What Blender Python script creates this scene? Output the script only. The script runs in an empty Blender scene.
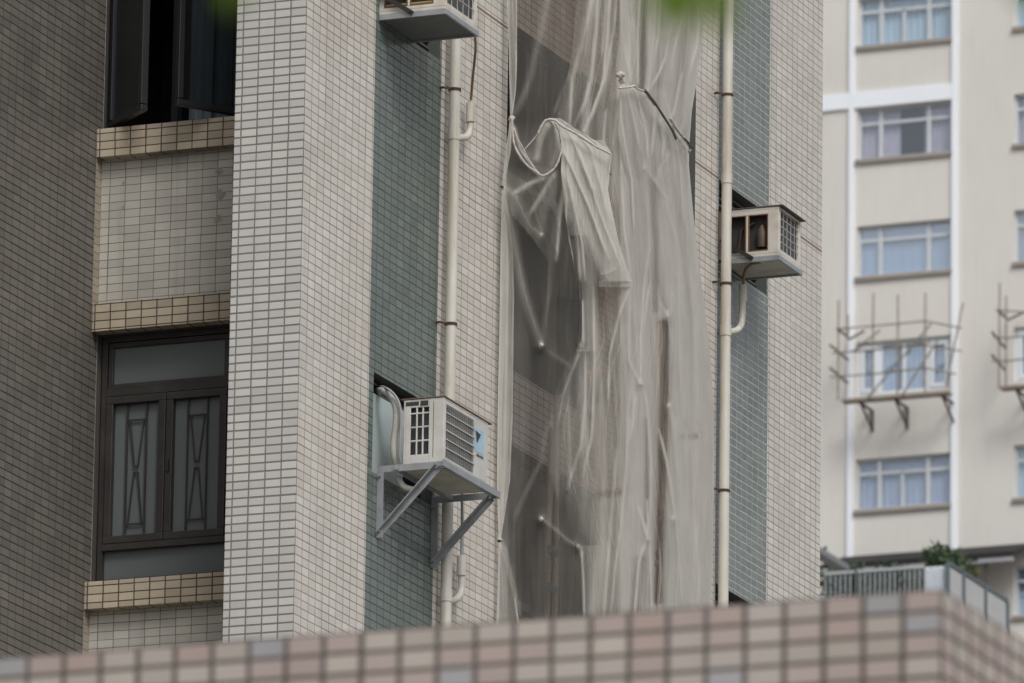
import bpy, bmesh, math, random
import numpy as np
from mathutils import Vector, Matrix
R_ = math.radians
scene = bpy.context.scene
C = scene.collection
random.seed(7); rng = np.random.default_rng(7)

# ------------------------------------------------------------------ camera
FPX, CX, CY = 8533.0, 512.0, 341.5            # 300 mm lens on a 36 mm sensor, 1024 px wide
AZ, PI_, RL = R_(22.27), R_(14.3), 0.0152
EYE = np.array([0.0, 0.0, 1.6])
fw = np.array([-math.sin(AZ)*math.cos(PI_), math.cos(AZ)*math.cos(PI_), math.sin(PI_)])
rt = np.array([math.cos(AZ), math.sin(AZ), 0.0]); up = np.cross(rt, fw)
RT = rt*math.cos(RL)+up*math.sin(RL); UP = up*math.cos(RL)-rt*math.sin(RL)
cam = bpy.data.cameras.new("camera"); co = bpy.data.objects.new("camera", cam); C.objects.link(co)
cam.lens = 300; cam.sensor_width = 36; cam.sensor_fit = 'HORIZONTAL'
cam.clip_start = 0.5; cam.clip_end = 3000
M = Matrix((( RT[0], UP[0], -fw[0], EYE[0]), (RT[1], UP[1], -fw[1], EYE[1]), (RT[2], UP[2], -fw[2], EYE[2]), (0,0,0,1)))
co.matrix_world = M
cam.dof.use_dof = True; cam.dof.focus_distance = 52.5; cam.dof.aperture_fstop = 7.2
scene.camera = co

# ------------------------------------------------------------------ sky and sun (overcast)
SUN_EL, SUN_AZ = 48.0, 134.0                    # azimuth clockwise from +Y
w = bpy.data.worlds.new("World"); scene.world = w; w.use_nodes = True
nt = w.node_tree; nt.nodes.clear()
sky = nt.nodes.new('ShaderNodeTexSky'); sky.sky_type = 'NISHITA'; sky.sun_disc = False
sky.sun_elevation = R_(SUN_EL); sky.sun_rotation = R_(SUN_AZ); sky.dust_density = 4; sky.air_density = 1.0
hs = nt.nodes.new('ShaderNodeHueSaturation'); hs.inputs['Saturation'].default_value = 0.28
bg = nt.nodes.new('ShaderNodeBackground'); bg.inputs['Strength'].default_value = 0.12
wo = nt.nodes.new('ShaderNodeOutputWorld')
nt.links.new(sky.outputs[0], hs.inputs['Color']); nt.links.new(hs.outputs[0], bg.inputs['Color']); nt.links.new(bg.outputs[0], wo.inputs[0])
sl = bpy.data.lights.new("sun", 'SUN'); sl.energy = 1.3; sl.angle = R_(22); sl.color = (1.0, 0.965, 0.915)
so = bpy.data.objects.new("sun", sl); C.objects.link(so)
sd = Vector((math.sin(R_(SUN_AZ))*math.cos(R_(SUN_EL)), math.cos(R_(SUN_AZ))*math.cos(R_(SUN_EL)), math.sin(R_(SUN_EL))))
so.location = (0, 0, 60); so.rotation_euler = sd.to_track_quat('Z', 'Y').to_euler()
scene.view_settings.view_transform = 'Standard'; scene.view_settings.look = 'None'
scene.view_settings.exposure = 0.17; scene.view_settings.gamma = 1
scene.render.engine = 'CYCLES'
scene.cycles.use_denoising = True
scene.cycles.max_bounces = 6; scene.cycles.diffuse_bounces = 3; scene.cycles.glossy_bounces = 3
scene.cycles.transparent_max_bounces = 24; scene.cycles.transmission_bounces = 4
scene.cycles.caustics_reflective = False; scene.cycles.caustics_refractive = False

# ------------------------------------------------------------------ measuring helpers
def ray(x, y): return fw + RT*(x-CX)/FPX - UP*(y-CY)/FPX
def onX(x, y, c): d = ray(x, y); return EYE + d*((c-EYE[0])/d[0])
def onY(x, y, c): d = ray(x, y); return EYE + d*((c-EYE[1])/d[1])
def onD(x, y, D): return EYE + ray(x, y)*D

# ------------------------------------------------------------------ object helpers
def tag(o, label=None, cat=None, group=None, kind=None):
    if label: o['label'] = label
    if cat: o['category'] = cat
    if group: o['group'] = group
    if kind: o['kind'] = kind
    return o
def empty(name, loc, label=None, cat=None, group=None):
    o = bpy.data.objects.new(name, None); C.objects.link(o); o.location = tuple(float(v) for v in loc)
    o.empty_display_size = .1
    return tag(o, label, cat, group)
class MB:
    def __init__(s): s.v = []; s.f = []; s.m = []; s.sm = []
    def add(s, vs, fs, mi=0, smooth=False):
        b = len(s.v); s.v += [tuple(float(c) for c in v) for v in vs]
        for f in fs: s.f.append(tuple(i+b for i in f)); s.m.append(mi); s.sm.append(smooth)
        return s
    def box(s, a, b, mi=0):
        x0, y0, z0 = [min(a[i], b[i]) for i in range(3)]; x1, y1, z1 = [max(a[i], b[i]) for i in range(3)]
        vs = [(x0,y0,z0),(x1,y0,z0),(x1,y1,z0),(x0,y1,z0),(x0,y0,z1),(x1,y0,z1),(x1,y1,z1),(x0,y1,z1)]
        return s.add(vs, [(0,3,2,1),(4,5,6,7),(0,1,5,4),(1,2,6,5),(2,3,7,6),(3,0,4,7)], mi)
    def quad(s, a, b, c, d, mi=0): return s.add([a,b,c,d], [(0,1,2,3)], mi)
    def bar(s, p, q, wd, ht, side=(0,0,1), mi=0):
        p = Vector(p); q = Vector(q); d = (q-p).normalized(); sd_ = Vector(side)
        u = d.cross(sd_)
        if u.length < 1e-4: u = d.cross(Vector((1,0,0)))
        u.normalize(); v = d.cross(u).normalized()
        vs = []
        for e in (p, q):
            for a, b in ((-1,-1),(1,-1),(1,1),(-1,1)): vs.append(e+u*(a*wd/2)+v*(b*ht/2))
        return s.add(vs, [(0,1,2,3),(7,6,5,4),(0,4,5,1),(1,5,6,2),(2,6,7,3),(3,7,4,0)], mi)
    def tube(s, pts, r, n=14, mi=0, caps=True, smooth=True):
        pts = [Vector(p) for p in pts]; rs = r if isinstance(r, (list, tuple)) else [r]*len(pts)
        t0 = (pts[1]-pts[0]).normalized()
        u = t0.cross(Vector((0,0,1)));
        if u.length < .05: u = t0.cross(Vector((1,0,0)))
        u.normalize(); vs = []
        for i, p in enumerate(pts):
            t = (pts[min(i+1, len(pts)-1)]-pts[max(i-1, 0)]).normalized()
            u = (u - t*u.dot(t)).normalized(); v = t.cross(u)
            for k in range(n):
                a = 2*math.pi*k/n; vs.append(p+(u*math.cos(a)+v*math.sin(a))*rs[i])
        fs = [(i*n+k, i*n+(k+1)%n, (i+1)*n+(k+1)%n, (i+1)*n+k) for i in range(len(pts)-1) for k in range(n)]
        s.add(vs, fs, mi, smooth)
        if caps:
            s.add(vs[:n], [tuple(range(n))], mi); s.add(vs[-n:], [tuple(range(n))], mi)
        return s
    def build(s, name, mats, parent=None, bevel=0, label=None):
        me = bpy.data.meshes.new(name); 
        org = Vector((0,0,0))
        if parent is not None:
            org = Vector(parent.location)
            p = parent.parent
            while p is not None: org = org + Vector(p.location); p = p.parent
        else:
            a = np.array(s.v); org = Vector(((a[:,0].min()+a[:,0].max())/2, (a[:,1].min()+a[:,1].max())/2, a[:,2].min()))
        me.from_pydata([tuple(Vector(v)-org) for v in s.v], [], s.f)
        for m in (mats if isinstance(mats, (list, tuple)) else [mats]): me.materials.append(m)
        me.polygons.foreach_set('material_index', s.m); me.polygons.foreach_set('use_smooth', s.sm)
        bm = bmesh.new(); bm.from_mesh(me); bmesh.ops.recalc_face_normals(bm, faces=bm.faces); bm.to_mesh(me); bm.free()
        o = bpy.data.objects.new(name, me); C.objects.link(o)
        if parent is not None: o.parent = parent
        else: o.location = org
        if bevel:
            b = o.modifiers.new('bevel', 'BEVEL'); b.width = bevel; b.segments = 2; b.limit_method = 'ANGLE'
        if label: o['label'] = label
        return o
def smooth_path(pts, n=6):
    pts = [Vector(p) for p in pts]; out = []
    P = [pts[0]]+pts+[pts[-1]]
    for i in range(1, len(P)-2):
        for k in range(n):
            t = k/n
            out.append(0.5*((2*P[i])+(-P[i-1]+P[i+1])*t+(2*P[i-1]-5*P[i]+4*P[i+1]-P[i+2])*t*t+(-P[i-1]+3*P[i]-3*P[i+1]+P[i+2])*t**3))
    out.append(pts[-1]); return out

# ------------------------------------------------------------------ materials
def srgb(r, g, b):
    f = lambda c: (c/255/12.92) if c/255 <= .04045 else ((c/255+.055)/1.055)**2.4
    return (f(r), f(g), f(b), 1)
class NT:
    def __init__(s, name):
        s.m = bpy.data.materials.new(name); s.m.use_nodes = True; s.t = s.m.node_tree; s.t.nodes.clear()
        s.out = s.t.nodes.new('ShaderNodeOutputMaterial')
    def n(s, t, **k):
        x = s.t.nodes.new(t)
        for a, b in k.items(): setattr(x, a, b)
        return x
    def l(s, a, b): s.t.links.new(a, b)
    def math(s, op, a, b=None, c=None, clamp=False):
        x = s.n('ShaderNodeMath', operation=op, use_clamp=clamp)
        for i, v in enumerate((a, b, c)):
            if v is None: continue
            if isinstance(v, (int, float)): x.inputs[i].default_value = v
            else: s.l(v, x.inputs[i])
        return x.outputs[0]
    def noise(s, vec, scale, detail=3, rough=.55, dist=0):
        x = s.n('ShaderNodeTexNoise'); x.inputs['Scale'].default_value = scale; x.inputs['Detail'].default_value = detail
        x.inputs['Roughness'].default_value = rough; x.inputs['Distortion'].default_value = dist
        s.l(vec, x.inputs['Vector']); return x.outputs['Fac']
    def ramp(s, fac, stops, interp='LINEAR'):
        x = s.n('ShaderNodeValToRGB'); x.color_ramp.interpolation = interp
        e = x.color_ramp.elements
        while len(e) < len(stops): e.new(.5)
        for i, (p, c) in enumerate(stops): e[i].position = p; e[i].color = c if len(c) == 4 else (*c, 1)
        s.l(fac, x.inputs[0]); return x.outputs[0]
    def mix(s, fac, a, b, mode='MIX'):
        x = s.n('ShaderNodeMix', data_type='RGBA', blend_type=mode)
        for i, v in ((0, fac), (6, a), (7, b)):
            if isinstance(v, (int, float)): x.inputs[i].default_value = v
            elif isinstance(v, tuple): x.inputs[i].default_value = v
            else: s.l(v, x.inputs[i])
        return x.outputs[2]
    def maprange(s, v, a, b, c, d, smooth=True):
        x = s.n('ShaderNodeMapRange', interpolation_type='SMOOTHSTEP' if smooth else 'LINEAR')
        s.l(v, x.inputs[0])
        for i, k in enumerate((a, b, c, d)): x.inputs[i+1].default_value = k
        return x.outputs[0]
    def pos(s):
        g = s.n('ShaderNodeNewGeometry'); return g.outputs['Position']
    def scaled(s, vec, sc):
        x = s.n('ShaderNodeVectorMath', operation='MULTIPLY'); s.l(vec, x.inputs[0]); x.inputs[1].default_value = sc; return x.outputs[0]
    def bsdf(s, **k):
        b = s.n('ShaderNodeBsdfPrincipled')
        for a, v in k.items():
            a = a.replace('_', ' ')
            if isinstance(v, (int, float, tuple)): b.inputs[a].default_value = v
            else: s.l(v, b.inputs[a])
        s.l(b.outputs[0], s.out.inputs[0]); return b
    def bump(s, h, strength, dist):
        x = s.n('ShaderNodeBump'); x.inputs['Strength'].default_value = strength; x.inputs['Distance'].default_value = dist
        s.l(h, x.inputs['Height']); return x.outputs[0]

def tile_mat(name, axis, u0, v0, tw=.1, th=.05, gu=.009, gv=.009, colors=None, grout=srgb(110,108,104), gvar=.35,
             rough=.35, dirt=.18, streak=.15, soot=None, wob=.0012, tilt=.35, groutlit=None):
    """stacked mosaic tile; axis 'X' means the wall runs along X (u = X), 'Y' means u = Y"""
    t = NT(name); p = t.pos()
    sx = t.n('ShaderNodeSeparateXYZ'); t.l(p, sx.inputs[0])
    n1 = t.noise(p, 3.1, 2); n2 = t.noise(p, 2.3, 2)
    u = sx.outputs[0 if axis == 'X' else 1]; v = sx.outputs[2]
    u = t.math('ADD', t.math('SUBTRACT', u, u0), t.math('MULTIPLY', t.math('SUBTRACT', n1, .5), wob*4))
    v = t.math('ADD', t.math('SUBTRACT', v, v0), t.math('MULTIPLY', t.math('SUBTRACT', n2, .5), wob*4))
    sh_ = t.n('ShaderNodeCombineXYZ'); t.l(t.math('FLOOR', t.math('DIVIDE', u, tw*3)), sh_.inputs[0]); t.l(t.math('FLOOR', t.math('DIVIDE', v, th*6)), sh_.inputs[1])
    shn = t.n('ShaderNodeTexWhiteNoise', noise_dimensions='3D'); t.l(sh_.outputs[0], shn.inputs['Vector']); sc_ = t.n('ShaderNodeSeparateColor'); t.l(shn.outputs['Color'], sc_.inputs[0])
    u = t.math('ADD', u, t.math('MULTIPLY', t.math('SUBTRACT', sc_.outputs[0], .5), .0026)); v = t.math('ADD', v, t.math('MULTIPLY', t.math('SUBTRACT', sc_.outputs[1], .5), .0022))
    us = t.math('DIVIDE', u, tw); vs = t.math('DIVIDE', v, th)
    cu = t.math('FLOOR', us); cv = t.math('FLOOR', vs)
    fu = t.math('FRACT', us); fv = t.math('FRACT', vs)
    du = t.math('MULTIPLY', t.math('MINIMUM', fu, t.math('SUBTRACT', 1, fu)), tw)     # distance to joint centre, metres
    dv = t.math('MULTIPLY', t.math('MINIMUM', fv, t.math('SUBTRACT', 1, fv)), th)
    mu = t.maprange(du, gu/2-.0012, gu/2+.0012, 0, 1); mv = t.maprange(dv, gv/2-.0012, gv/2+.0012, 0, 1)
    mask = t.math('MULTIPLY', mu, mv)
    cx = t.n('ShaderNodeCombineXYZ'); t.l(cu, cx.inputs[0]); t.l(cv, cx.inputs[1])
    wn = t.n('ShaderNodeTexWhiteNoise', noise_dimensions='3D'); t.l(cx.outputs[0], wn.inputs['Vector'])
    k = len(colors); stops = [(i/k, c) for i, c in enumerate(colors)]
    col = t.ramp(wn.outputs['Value'], stops, 'CONSTANT')
    # each tile slightly lighter or darker
    wn2 = t.n('ShaderNodeTexWhiteNoise', noise_dimensions='4D'); t.l(cx.outputs[0], wn2.inputs['Vector']); wn2.inputs['W'].default_value = 3.7
    col = t.mix(.10, col, t.ramp(wn2.outputs['Value'], [(0, (.1,.1,.1,1)), (1, (1,1,1,1))]), 'SOFT_LIGHT')
    col = t.mix(.07, col, t.ramp(sc_.outputs[2], [(0, (.0,.0,.0,1)), (1, (1,1,1,1))]), 'SOFT_LIGHT')
    d1 = t.noise(p, 1.1, 5, .6); d2 = t.noise(t.scaled(p, (9, 9, .55)), 1, 4, .6)
    dcol = (.32, .28, .22, 1)
    col = t.mix(t.math('MULTIPLY', t.maprange(d1, .42, .75, 0, 1), dirt), col, dcol, 'MULTIPLY')
    col = t.mix(t.math('MULTIPLY', t.maprange(d2, .5, .78, 0, 1), streak), col, dcol, 'MULTIPLY')
    gn = t.noise(p, 1.7, 4)
    gc = t.mix(t.math('MULTIPLY', t.maprange(gn, .35, .7, 0, 1), gvar), grout, tuple(c*.35 for c in grout[:3])+(1,))
    if groutlit is not None:
        gl = t.maprange(t.noise(p, .5, 3), .4, .6, 0, 1); gc = t.mix(gl, gc, groutlit)
    fin = t.mix(mask, gc, col)
    if soot:
        fin = t.mix(t.math('MULTIPLY', t.maprange(t.noise(p, .8, 3), .4, .7, 0, 1), soot), fin, (.45,.42,.38,1), 'MULTIPLY')
    rg = t.math('ADD', t.math('MULTIPLY', mask, rough-.85), .85)
    rg = t.math('ADD', rg, t.math('MULTIPLY', t.math('SUBTRACT', t.noise(p, 6, 3), .5), .2))
    h = t.math('ADD', t.math('MULTIPLY', mask, .0022), t.math('MULTIPLY', t.math('MULTIPLY', fu, t.math('SUBTRACT', wn2.outputs['Value'], .5)), .0012*tilt*3))
    h = t.math('ADD', h, t.math('MULTIPLY', t.noise(p, 35, 2), .0006))
    t.bsdf(Base_Color=fin, Roughness=rg, Normal=t.bump(h, .8, 1.0))
    return t.m
def plain(name, col, rough=.5, metal=0, var=.15, scale=6, bumpd=.001, dirt=None, dirtcol=(.2,.16,.11,1), streak=False, spec=.5):
    t = NT(name); p = t.pos()
    c = t.mix(t.math('MULTIPLY', t.maprange(t.noise(p, scale, 5, .6), .3, .75, 0, 1), var), col, tuple(x*.45 for x in col[:3])+(1,))
    if dirt:
        q = t.scaled(p, (6, 6, .6)) if streak else t.scaled(p, (2.5, 2.5, 2.5))
        c = t.mix(t.math('MULTIPLY', t.maprange(t.noise(q, 1.6, 5, .65), .45, .7, 0, 1), dirt), c, dirtcol)
    h = t.math('MULTIPLY', t.noise(p, scale*9, 3), bumpd)
    b = t.bsdf(Base_Color=c, Roughness=rough, Metallic=metal, Normal=t.bump(h, .6, 1.0)); b.inputs['Specular IOR Level'].default_value = spec
    return t.m
def glass(name, tint, fac=.35, rough=.03):
    """clear pane: mirror-like reflection over a see-through tint"""
    t = NT(name); tr = t.n('ShaderNodeBsdfTransparent'); tr.inputs[0].default_value = tint
    gl = t.n('ShaderNodeBsdfGlossy'); gl.inputs['Roughness'].default_value = rough; gl.inputs['Color'].default_value = (.9,.93,.97,1)
    g_ = t.n('ShaderNodeNewGeometry'); dp = t.n('ShaderNodeVectorMath', operation='DOT_PRODUCT'); t.l(g_.outputs['Normal'], dp.inputs[0]); t.l(g_.outputs['Incoming'], dp.inputs[1])
    sch = t.math('ADD', t.math('MULTIPLY', t.math('POWER', t.math('SUBTRACT', 1.0, t.math('ABSOLUTE', dp.outputs['Value'])), 5.0), .96), .04)
    f = t.math('ADD', sch, fac, clamp=True)
    nz = t.noise(t.pos(), 1.3, 2); bp = t.bump(t.math('MULTIPLY', nz, .004), .5, 1.0); t.l(bp, gl.inputs['Normal'])
    mx = t.n('ShaderNodeMixShader'); t.l(f, mx.inputs[0]); t.l(tr.outputs[0], mx.inputs[1]); t.l(gl.outputs[0], mx.inputs[2]); t.l(mx.outputs[0], t.out.inputs[0])
    return t.m

# ------------------------------------------------------------------ main dimensions (metres)
P0 = onD(300, 320, 49.0)
XC, YC = float(P0[0]), float(P0[1])                 # corner of the pillar; the long wall is the plane X = XC
V0 = float(onX(300.5, 290.7, XC)[2])                # a tile course
YW = YC+.77                                         # window wall
XL = float(onY(102.4, 150, YW)[0])                  # dark side wall
XPL = XC-.44                                        # left side of the pillar
YE = float(onX(821.5, 300, XC)[1])                  # far end of the long wall
ZT = 25.0
sY = lambda x, y=300, X=None: float(onX(x, y, XC if X is None else X)[1])

cream = [srgb(196,192,184), srgb(190,186,178), srgb(200,196,188), srgb(186,182,175), srgb(194,191,184)]
m_front = tile_mat('pillar_tile', 'X', XC, V0, gu=.0085, gv=.0105, colors=[srgb(196,195,191), srgb(190,189,186), srgb(201,200,195), srgb(193,192,190)], grout=srgb(122,121,120), gvar=.15, dirt=.1, streak=.1)
m_long = tile_mat('long_wall_tile', 'Y', YC, V0, gu=.0065, gv=.0060, colors=[srgb(198,193,186), srgb(194,189,181), srgb(202,197,190), srgb(196,190,183)], grout=srgb(150,144,136), gvar=.6, dirt=.18, streak=.26)
m_teal = tile_mat('teal_tile', 'Y', YC, V0, gu=.006, gv=.0065, colors=[srgb(99,109,104), srgb(95,105,100), srgb(103,112,107), srgb(96,107,102)], grout=srgb(68,74,73), gvar=.4, dirt=.15, streak=.1, rough=.28)
m_teal2 = tile_mat('teal_tile_pale_joints', 'Y', YC, V0, gu=.0045, gv=.0068, colors=[srgb(108,114,111), srgb(104,110,107), srgb(112,117,114)], grout=srgb(172,178,172), gvar=.12, dirt=.12, streak=.1, rough=.28)
m_wwall = tile_mat('window_wall_tile', 'X', XL+.055, V0+.012, gu=.0045, gv=.0042, colors=[srgb(188,185,177), srgb(182,179,172), srgb(193,190,181)], grout=srgb(126,123,116), gvar=.45, dirt=.25, streak=.3)
m_dark = tile_mat('dark_side_tile', 'Y', YW, V0+.02, gu=.0038, gv=.0075, colors=[srgb(108,105,99), srgb(104,101,96), srgb(112,108,102)], grout=srgb(48,46,44), gvar=.5, dirt=.2, streak=.15)
m_sill = tile_mat('tan_sill_tile', 'X', XL+.02, V0+.02, gu=.008, gv=.007, colors=[srgb(184,172,152), srgb(178,165,145), srgb(190,177,156), srgb(172,161,143)], grout=srgb(78,72,66), gvar=.4, dirt=.25, streak=.15)
m_recess = tile_mat('recess_tile', 'Y', YC, V0, gu=.007, gv=.007, colors=[srgb(98,85,73), srgb(93,80,69), srgb(103,89,77)], grout=srgb(56,49,43), gvar=.4, dirt=.3, streak=.2)  # tile browns darkened to hold the shade of the recess
m_joint = plain('brown_joint', srgb(128,108,94), .8)
m_conc = plain('concrete', srgb(150,146,138), .85, var=.3, dirt=.3)
m_black = plain('dark_interior', (.02,.019,.018,1), .9)
m_room = plain('room_wall', (.09,.085,.078,1), .9)
m_frame = plain('dark_window_frame', srgb(50,47,45), .45, var=.3, dirt=.15, dirtcol=(.12,.11,.1,1))
m_frost = plain('frosted_pane', srgb(100,106,107), .22, var=.12, scale=2, bumpd=.0002)
m_white = plain('white_paint', srgb(214,212,206), .5, var=.12, dirt=.25, streak=True, dirtcol=srgb(150,138,120))
m_pipe = plain('cream_pvc', srgb(198,195,186), .45, var=.15, dirt=.55, streak=True, dirtcol=srgb(150,138,115))
m_galv = plain('galvanised_steel', srgb(158,162,166), .45, metal=.35, var=.3, scale=14, dirt=.3, dirtcol=srgb(110,102,96))
m_rust = plain('rusty_iron', srgb(72,52,40), .85, var=.5, scale=30)
m_blackm = plain('black_metal', (.02,.02,.02,1), .5)
m_hose = plain('brown_hose', srgb(134,112,80), .5, var=.3)

# ------------------------------------------------------------------ ground and podium parapet
g = MB(); g.quad((-900,-300,0),(900,-300,0),(900,1500,0),(-900,1500,0))
tag(g.build('ground', plain('ground_concrete', (.22,.215,.205,1), .9, var=.35, scale=.3, dirt=.2)), kind='structure')

PC = onD(942, 589, 20.6); XP, YP, ZP = [float(v) for v in PC]
pink = srgb(170,155,149); crm = srgb(175,167,159); grey = srgb(158,156,158)
pcols = [pink, crm, crm, pink, grey, crm, crm, srgb(180,171,162), srgb(170,153,146), srgb(170,162,153)]
pg = dict(tw=.1015, th=.0535, gu=.014, gv=.0105, colors=pcols, grout=srgb(96,89,84), gvar=.2, dirt=.15, streak=.1, rough=.5)
m_par = tile_mat('parapet_tile', 'X', XP, ZP, **pg); m_parY = tile_mat('parapet_side_tile', 'Y', YP, ZP, **pg)
e = empty('podium', (XP-12, YP, 0), 'low podium with a parapet of pink, cream and grey mosaic tiles across the bottom foreground', 'podium')
b = MB(); b.quad((XP-24,YP,0),(XP,YP,0),(XP,YP,ZP),(XP-24,YP,ZP), 0); b.quad((XP,YP,0),(XP,YP+22,0),(XP,YP+22,ZP),(XP,YP,ZP), 1)
b.quad((XP-24,YP,ZP),(XP,YP,ZP),(XP-.2,YP+.2,ZP),(XP-24,YP+.2,ZP), 2); b.quad((XP,YP,ZP),(XP,YP+22,ZP),(XP-.2,YP+22,ZP),(XP-.2,YP+.2,ZP), 2)
b.quad((XP-24,YP+.2,ZP-1.1),(XP-.2,YP+.2,ZP-1.1),(XP-.2,YP+.2,ZP),(XP-24,YP+.2,ZP), 2); b.quad((XP-.2,YP+.2,ZP-1.1),(XP-.2,YP+22,ZP-1.1),(XP-.2,YP+22,ZP),(XP-.2,YP+.2,ZP), 2)
b.build('parapet_wall', [m_par, m_parY, m_conc], e)
b = MB(); b.quad((XP-24,YP+.2,ZP-1.1),(XP-.2,YP+.2,ZP-1.1),(XP-.2,YP+22,ZP-1.1),(XP-24,YP+22,ZP-1.1))
b.quad((XP-24,YP+22,0),(XP,YP+22,0),(XP,YP+22,ZP),(XP-24,YP+22,ZP)); b.quad((XP-24,YP,0),(XP-24,YP+22,0),(XP-24,YP+22,ZP),(XP-24,YP,ZP)); b.build('deck', m_conc, e)

# ------------------------------------------------------------------ tiled tower
tower = empty('tiled_apartment_block', (XC-4, YC+4, 0), 'near apartment block clad in cream and teal mosaic tiles, filling the left and centre', 'building')
def wall_cells(plane, c, us, vs, holes, mat_of, depth, mb, reveal_mi, sign=1):
    """plane 'X' (wall at X=c, u=Y) or 'Y' (wall at Y=c, u=X). holes: (u0,u1,v0,v1). depth: reveal depth behind the face"""
    U = sorted(set([*us]+[h[i] for h in holes for i in (0, 1)])); Vv = sorted(set([*vs]+[h[i] for h in holes for i in (2, 3)]))
    P = (lambda u, v, d=0: (c-d, u, v)) if plane == 'X' else (lambda u, v, d=0: (u, c+d, v))
    for i in range(len(U)-1):
        for j in range(len(Vv)-1):
            a, b_, c_, d = U[i], U[i+1], Vv[j], Vv[j+1]; mu, mv = (a+b_)/2, (c_+d)/2
            if any(h[0] < mu < h[1] and h[2] < mv < h[3] for h in holes): continue
            mb.quad(P(a,c_), P(b_,c_), P(b_,d), P(a,d), mat_of(mu, mv))
    for (a, b_, c_, d) in holes:
        mb.quad(P(a,c_), P(a,d), P(a,d,depth), P(a,c_,depth), reveal_mi); mb.quad(P(b_,c_), P(b_,d), P(b_,d,depth), P(b_,c_,depth), reveal_mi)
        mb.quad(P(a,c_), P(b_,c_), P(b_,c_,depth), P(a,c_,depth), reveal_mi); mb.quad(P(a,d), P(b_,d), P(b_,d,depth), P(a,d,depth), reveal_mi)
# colour bands along the long wall
T1a, T1b = sY(370.4), sY(437.6); T2a, T2b = sY(717.3), sY(768.2)
zX = lambda x, y: float(onX(x, y, XC)[2])
zJ = zX(600, 94)                                                     # brown movement joint
R0, R1 = sY(508, 60), sY(694, 300)                                   # light well
z_bot1, z_bot2, z_bot3 = zX(438.3, 59), zX(376, 474), zX(766.5, 295)
z_top2, z_top3, z_top4 = zX(376, 373), zX(731, 188), zX(716.8, 583.6)
FH = z_bot1-z_bot2
hL = (sY(375.2)+.0, T1b-.03); hR = (T2a+.015, T2b-.03)
holes = [(hL[0], hL[1], z_bot1, z_bot1+.62), (hL[0], hL[1], z_bot2, z_top2), (hR[0], hR[1], z_bot3, z_top3), (hR[0], hR[1], z_top4-.6, z_top4),
         (hL[0], hL[1], z_bot1+FH, z_bot1+FH+.62), (hL[0], hL[1], z_bot2-FH, z_bot2-FH+.62), (hR[0], hR[1], z_bot3+FH, z_bot3+FH+.62)]
ac_holes = list(holes)
def mo(u, v):
    if zJ-.008 < v < zJ+.008 and not (T1a < u < T1b or T2a < u < T2b): return 3
    if T1a < u < T1b: return 1
    if T2a < u < T2b: return 2
    return 0
b = MB()
wall_cells('X', XC, [YC, T1a, T1b, T2a, T2b, YE], [0, zJ-.008, zJ+.008, ZT], holes+[(R0, R1, 0.5, ZT-.6)], mo, .10, b, 4)
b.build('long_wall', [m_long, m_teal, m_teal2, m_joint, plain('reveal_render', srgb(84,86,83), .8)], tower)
# light well: tiled jambs and a back wall with dark window openings
RD = .55
b = MB()
zr = lambda x, y: float(onX(x, y, XC-RD)[2])
zo1t, zo1b, zo2t = zr(514, 24), zr(515, 372), zr(514, 446)
Yw1 = float(onX(598, 460, XC-RD)[1])
oh = [(R0-.3, Yw1, zo1b, zo1t), (R0-.3, Yw1, zo2t-(zo1t-zo1b), zo2t), (R0-.3, Yw1, zo1b+FH, zo1t+FH)]
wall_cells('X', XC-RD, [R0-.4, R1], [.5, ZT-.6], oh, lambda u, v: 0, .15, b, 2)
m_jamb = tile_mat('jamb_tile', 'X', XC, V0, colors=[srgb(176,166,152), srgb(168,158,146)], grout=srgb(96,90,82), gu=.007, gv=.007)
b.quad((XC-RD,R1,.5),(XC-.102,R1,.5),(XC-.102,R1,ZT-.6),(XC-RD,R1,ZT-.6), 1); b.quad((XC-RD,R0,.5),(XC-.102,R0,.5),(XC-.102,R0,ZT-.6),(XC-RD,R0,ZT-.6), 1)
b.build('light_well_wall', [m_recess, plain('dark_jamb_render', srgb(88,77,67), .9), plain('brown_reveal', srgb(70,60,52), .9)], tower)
for (a, b_, c_, d) in oh:                                            # windows in the light well
    m = MB(); X = XC-RD-.1
    for (p, q) in (((a,c_),(b_,c_)), ((a,d),(b_,d)), ((a,c_),(a,d)), ((b_-.02,c_),(b_-.02,d)), (((a+b_)/2,c_),((a+b_)/2,d)), ((a,c_+1.3),(b_,c_+1.3))):
        m.bar((X,p[0],p[1]), (X,q[0],q[1]), .05, .05)
    wf = m.build('window', m_black, tower)
    m = MB(); m.box((X-1.2,a,c_), (X-1.1,b_,d)); m.build('room_back', plain('room_shadow_brown', (.05,.038,.028,1), .9), wf)  # the brown holds the warm dark shadow of the room
# louvres on a black sheet painting the darkness behind the conditioner openings
m_pale = plain('pale_board', srgb(168,182,182), .5, var=.08, dirt=.1)
for k, (a, b_, c_, d) in enumerate(ac_holes):
    m = MB(); X = XC-.10
    m.quad((X,a,c_),(X,b_,c_),(X,b_,d),(X,a,d), 0)
    n_ = 12
    for i in range(n_):                                              # louvre slats
        z = c_+(i+.5)*(d-c_)/n_; m.box((X+.004,a,z-.006), (X+.03,b_,z+.006), 1)
    m.build('vent_louvre', [m_black, plain('louvre_green_%d' % k, srgb(84,92,90), .5)], tower)
m = MB(); m.box((XC-.06, hL[0]+.003, z_bot2+.003), (XC-.045, hL[0]+(hL[1]-hL[0])*.62, z_top2-.10)); m.build('infill_board', m_pale, tower)
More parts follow.
